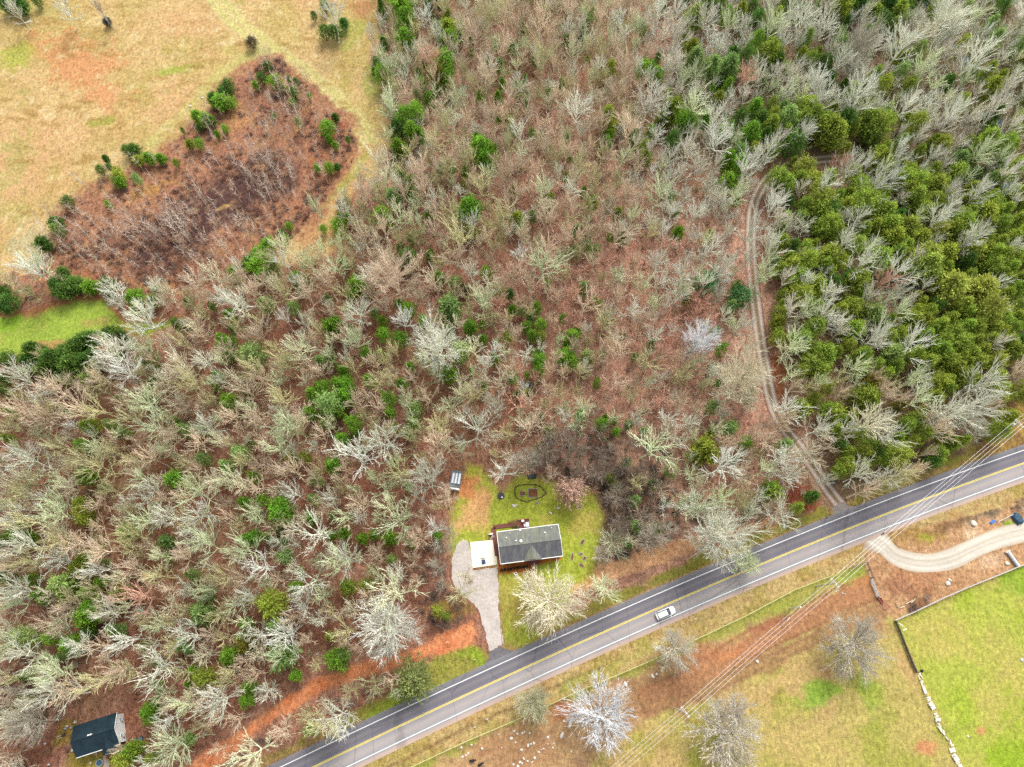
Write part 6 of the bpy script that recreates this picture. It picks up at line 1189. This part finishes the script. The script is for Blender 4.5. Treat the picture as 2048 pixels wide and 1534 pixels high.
fence('field_fence', [(1837, 1361), (1848, 1392), (1858, 1412), (1872, 1445), (1885, 1470), (1893, 1480), (1905, 1512), (1916, 1545), (1925, 1570)], 'thin dark wire fence beside the row of pale boards', 1.2, 3.0, (1.1, .6), DARKW, plain('thin_grey_wire', (.25, .25, .22), .7, .2), rr=.03)
a, b = G(1743, 1158, .9), G(1757, 1193, .9); an = math.atan2(b.y - a.y, b.x - a.x); Lg = (b - a).length
t = thing('farm_gate', 'grey tubular farm gate across the muddy track', 'gate', (a.x, a.y, 0), an)
one(lambda m: [m.tube([(0, 0, z_), (Lg, 0, z_)], .055, 6) for z_ in (.3, .55, .8, 1.05, 1.3)], 'bars', METAL, t); one(lambda m: [m.tube([(x_, 0, .25), (x_, 0, 1.35)], .06, 6) for x_ in (0, Lg * .33, Lg * .66, Lg)], 'uprights', METAL, t); one(lambda m: m.tube([(Lg + .2, 0, 0), (Lg + .2, 0, 1.6)], .14, 8), 'gate_post', WOODP, t)
g = G(1760, 1200); t = thing('feed_trough', 'faded red trough at the lower end of the farm gate', 'trough', (g.x, g.y, 0), -1.05); one(lambda m: (m.box(-.7, .7, -.3, .3, .05, .12), m.box(-.7, .7, -.3, -.24, .1, .5), m.box(-.7, .7, .24, .3, .1, .5), m.box(-.7, -.64, -.24, .24, .1, .5), m.box(.64, .7, -.24, .24, .1, .5)), 'basin', REDW, t); one(lambda m: [m.box(x_ - .05, x_ + .05, -.28, .28, 0, .05) for x_ in (-.6, .6)], 'feet', WOODP, t)
g = G(1769, 1212); t = thing('wooden_ramp', 'brown wooden ramp lying below the red trough', 'ramp', (g.x, g.y, 0), -.2); one(lambda m: m.box(-.55, .55, -.8, .8, .1, .16), 'boards', plain('brown_board', S(186, 130, 104), .9, .2, 4), t); one(lambda m: [m.box(x_, x_ + .08, -.8, .8, 0, .1) for x_ in (-.5, .42)], 'beam', DARKW, t)
# boards and slabs lying along the hay field fence
BD = [(150, 200, 60, 12, 70), (165, 235, 75, 10, -60), (125, 215, 60, 9, 60), (130, 255, 45, 9, -75), (160, 300, 40, 14, 20), (175, 320, 45, 14, 40), (165, 345, 60, 16, -70), (205, 430, 100, 40, -78), (268, 535, 60, 14, 12), (270, 558, 62, 14, 25), (272, 580, 60, 12, 30), (310, 655, 105, 68, -62), (365, 770, 55, 12, 10), (375, 790, 60, 13, -20), (378, 812, 64, 12, 15), (395, 850, 76, 44, -5), (385, 895, 70, 14, -60), (410, 920, 95, 16, -55), (432, 960, 110, 22, -75), (425, 990, 100, 16, -60), (492, 1052, 80, 22, -82), (462, 1035, 60, 12, -50), (530, 1130, 60, 14, -55), (570, 1175, 60, 13, 80), (592, 1195, 70, 15, -78), (608, 1225, 45, 16, 20), (605, 1292, 85, 60, 10), (648, 1400, 100, 70, -60), (680, 1455, 75, 18, 40), (695, 1475, 60, 14, 30), (715, 1515, 60, 40, 15)]
rr = random.Random(8); BOARDM = plain('pale_cut_board', (.66, .62, .50), .85, .12, 3); PANELM = plain('pale_panel', (.64, .61, .50), .85, .12, 2)
for i, (x, y, l, w_, an) in enumerate(BD):
    g = G(1820 + x / 7.17, 1320 + y / 7.17, .2); l_, ww = l / 7.17 / 9.6, w_ / 7.17 / 9.6; big = w_ > 35
    m = MB(); m.box(-l_ / 2, l_ / 2, -ww / 2, ww / 2, -.05, .05)
    if big:
        for k in range(3): m.box(-l_ / 2 + l_ * k / 3 + .05, -l_ / 2 + l_ * k / 3 + .15, -ww / 2, ww / 2, .05, .09)
    o = m.build('pallet' if big else 'board', PANELM if big else BOARDM); o.location = (g.x, g.y, .12 + .07 * (i % 4)); o.rotation_euler = (rr.uniform(-.12, .12), rr.uniform(-.05, .05), R(an))
    third = ('upper', 'middle', 'lower')[min(int(y / 512), 2)]
    tag(o, ('broad pale pallet in the %s part of the row by the hay field fence' if big else 'narrow pale board in the %s part of the row by the hay field fence') % third, 'pallet' if big else 'board', 'boards along the fence')
for x, y, an in ((1802, 1249.5, -40), (1809.5, 1259, 22)):
    g = G(x, y); o = one(lambda m: m.box(-.5, .5, -.1, .1, 0, .08), 'board', BOARDM); o.location = (g.x, g.y, 0); o.rotation_euler = (0, 0, R(an)); tag(o, 'loose white board near the top left corner of the hay field, %s one' % ('upper' if an < 0 else 'lower'), 'board', 'loose boards in the hay field')
# culvert pipe, tarp, blue sheet, rail
a, b = G(2016, 1104, .4), G(2037, 1133, .4)
t = thing('culvert_pipe', 'corrugated grey culvert pipe above the hay field fence', 'pipe', ((a.x + b.x) / 2, (a.y + b.y) / 2, 0), math.atan2(b.y - a.y, b.x - a.x)); Lp = (b - a).length
one(lambda m: m.tube([(-Lp / 2 + Lp * k / 40, 0, .45) for k in range(41)], [.42 + .05 * (k % 2) for k in range(41)], 14, False), 'barrel', METAL, t); one(lambda m: m.box(-Lp / 2 - .3, -Lp / 2, -.6, .6, 0, .7), 'headwall', PALEST, t)
tarp(2033.5, 1038, 1.0, 1.35, .45, NAVY, 'rounded dark blue tarp covered stack above the gravel lane', .9)
tarp(1985, 1044, .75, .3, .5, BLUE, 'crumpled bright blue sheet left of the dark tarp', .25)
fence('pipe_rail', [(1993, 1044), (2008, 1037), (2022, 1030)], 'grey pipe rail between the blue sheet and the tarp', .9, 2.0, (.85,), METAL, METAL, rr=.05)
fence('pipe_rail', [(2045, 1026), (2090, 1008)], 'thin rail right of the dark blue tarp', .9, 2.5, (.85,), METAL, PWIRE, rr=.04)
# logs and a brush pile near the field corner
for i, (x0, y0, x1, y1) in enumerate(((1812, 1208, 1826, 1200), (1800, 1216, 1810, 1212), (1822, 1206, 1831, 1197), (1793, 1206, 1797, 1214))):
    a, b = G(x0, y0, .3), G(x1, y1, .35); o = one(lambda m: m.tube([a, a.lerp(b, .5) + Vector((0, 0, .12)), b], [.11, .09, .06], 7), 'log', plain('pale_log', (.48, .42, .32), .9, .2, 3)); tag(o, 'pale fallen log in the brush above the hay field corner', 'log', 'logs by the field corner')
g = G(1653, 1036, 1.0); t = thing('mailbox', 'small dark mailbox on a post beside the upper road edge', 'mailbox', (g.x, g.y, 0), .4); one(lambda m: m.tube([(-.25, 0, 1.1), (.25, 0, 1.1)], .15, 10), 'box', DARK, t); one(lambda m: m.tube([(0, 0, 0), (0, 0, 1.0)], .05, 6), 'post', WOODP, t)
for x, y, lab in ((1052.5, 1288, 'small yellow marker post right of the driveway mouth'), (949.5, 1319, 'small white cross shaped marker left of the driveway mouth'), (1238, 1299, 'tiny pale marker on the verge below the road'), (1390, 1237, 'tiny white marker on the verge right of the car'), (974, 1438, 'tiny pale marker in the strip left of the greenish tree'), (949.5, 1454, 'tiny white marker further left in the strip'), (895, 1284, 'tiny pale marker on the red clay strip')):
    g = G(x, y, .5); t = thing('marker_post', lab, 'marker post', (g.x, g.y, 0), .3, 'small marker posts on the verges'); one(lambda m: m.tube([(0, 0, 0), (0, 0, .9)], .06, 6), 'stake', PALEST, t); one(lambda m: m.box(-.22, .22, -.04, .04, .62, .85), 'plate', WHITEM, t)
g = G(1844.3, 1342, .4); t = thing('black_bag', 'black rubbish bag at the upper end of the row of boards', 'bag', (g.x, g.y, 0)); m = MB(); rock_bm(m, 0, 0, .3, .38, 4, .9); m.build('sack', BLACK, t, True); one(lambda m: m.tube([(0, 0, .55), (.05, 0, .75)], [.06, .1], 6), 'knot', BLACK, t)

# ---- two black calves
def calf(px, py, rot, lab, head_turn):
    g = G(px, py, .5); me = bpy.data.meshes.new('calf')
    V = [(-.48, 0, .80), (0, 0, .80), (.38, 0, .84), (.62, 0, .98), (.80, head_turn * .1, 1.04), (1.02, head_turn * .22, .92), (-.62, 0, .74), (-.70, 0, .35)]
    E = [(0, 1), (1, 2), (2, 3), (3, 4), (4, 5), (0, 6), (6, 7)]; Rr = [.24, .27, .24, .13, .12, .07, .04, .025]
    for sx, b0, hk in ((-.45, 0, -.08), (.36, 2, .03)):
        for sy in (-1, 1):
            n_ = len(V); V += [(sx, sy * .15, .58), (sx + hk, sy * .15, .32), (sx, sy * .15, .03)]; Rr += [.10, .05, .045]; E += [(b0, n_), (n_, n_ + 1), (n_ + 1, n_ + 2)]
    for sy in (-1, 1): n_ = len(V); V.append((.78, head_turn * .1 + sy * .22, 1.08)); Rr.append(.04); E.append((4, n_))
    me.from_pydata(V, E, []); o = bpy.data.objects.new('calf', me); COL.objects.link(o); o.modifiers.new('skin', 'SKIN')
    for i, v in enumerate(me.skin_vertices[0].data): v.radius = (Rr[i], Rr[i]); v.use_root = (i == 1)
    s_ = o.modifiers.new('sub', 'SUBSURF'); s_.levels = 2; s_.render_levels = 2
    me.materials.append(BLACK); o.location = (g.x, g.y, 0); o.rotation_euler = (0, 0, rot); o.scale = (.95,) * 3
    tag(o, lab, 'calf', 'black calves in the pasture')
calf(944.5, 1521, .12, 'left black calf standing at the bottom edge near pale rocks', .5); calf(960.5, 1529, .55, 'right black calf standing nearer the bottom edge of the photo', -.3)

# ---- labels that came out alike get their order along the photo
def tell_apart():
    by = {}
    for o in C.objects:
        if o.parent is None and 'label' in o: by.setdefault(o['label'], []).append(o)
    words = ['second', 'third', 'fourth', 'fifth', 'sixth', 'seventh', 'eighth', 'ninth']
    num = {2: 'two', 3: 'three', 4: 'four', 5: 'five', 6: 'six', 7: 'seven', 8: 'eight', 9: 'nine', 10: 'ten'}
    for lab, os_ in by.items():
        n = len(os_)
        if n < 2 or n > 10: continue
        pp = [P(o.location.x, o.location.y, o.location.z) for o in os_]
        vert = max(p[1] for p in pp) - min(p[1] for p in pp) > max(p[0] for p in pp) - min(p[0] for p in pp)
        order = sorted(range(n), key=lambda i: pp[i][1 if vert else 0]); a, z = ('highest', 'lowest') if vert else ('leftmost', 'rightmost')
        for r_, i in enumerate(order):
            os_[i]['label'] = '%s, %s' % (lab, a if r_ == 0 else z if r_ == n - 1 else words[r_ - 1] + (' down' if vert else ' from left'))
        if 'group' not in os_[0]:
            for o in os_: o['group'] = lab
tell_apart()
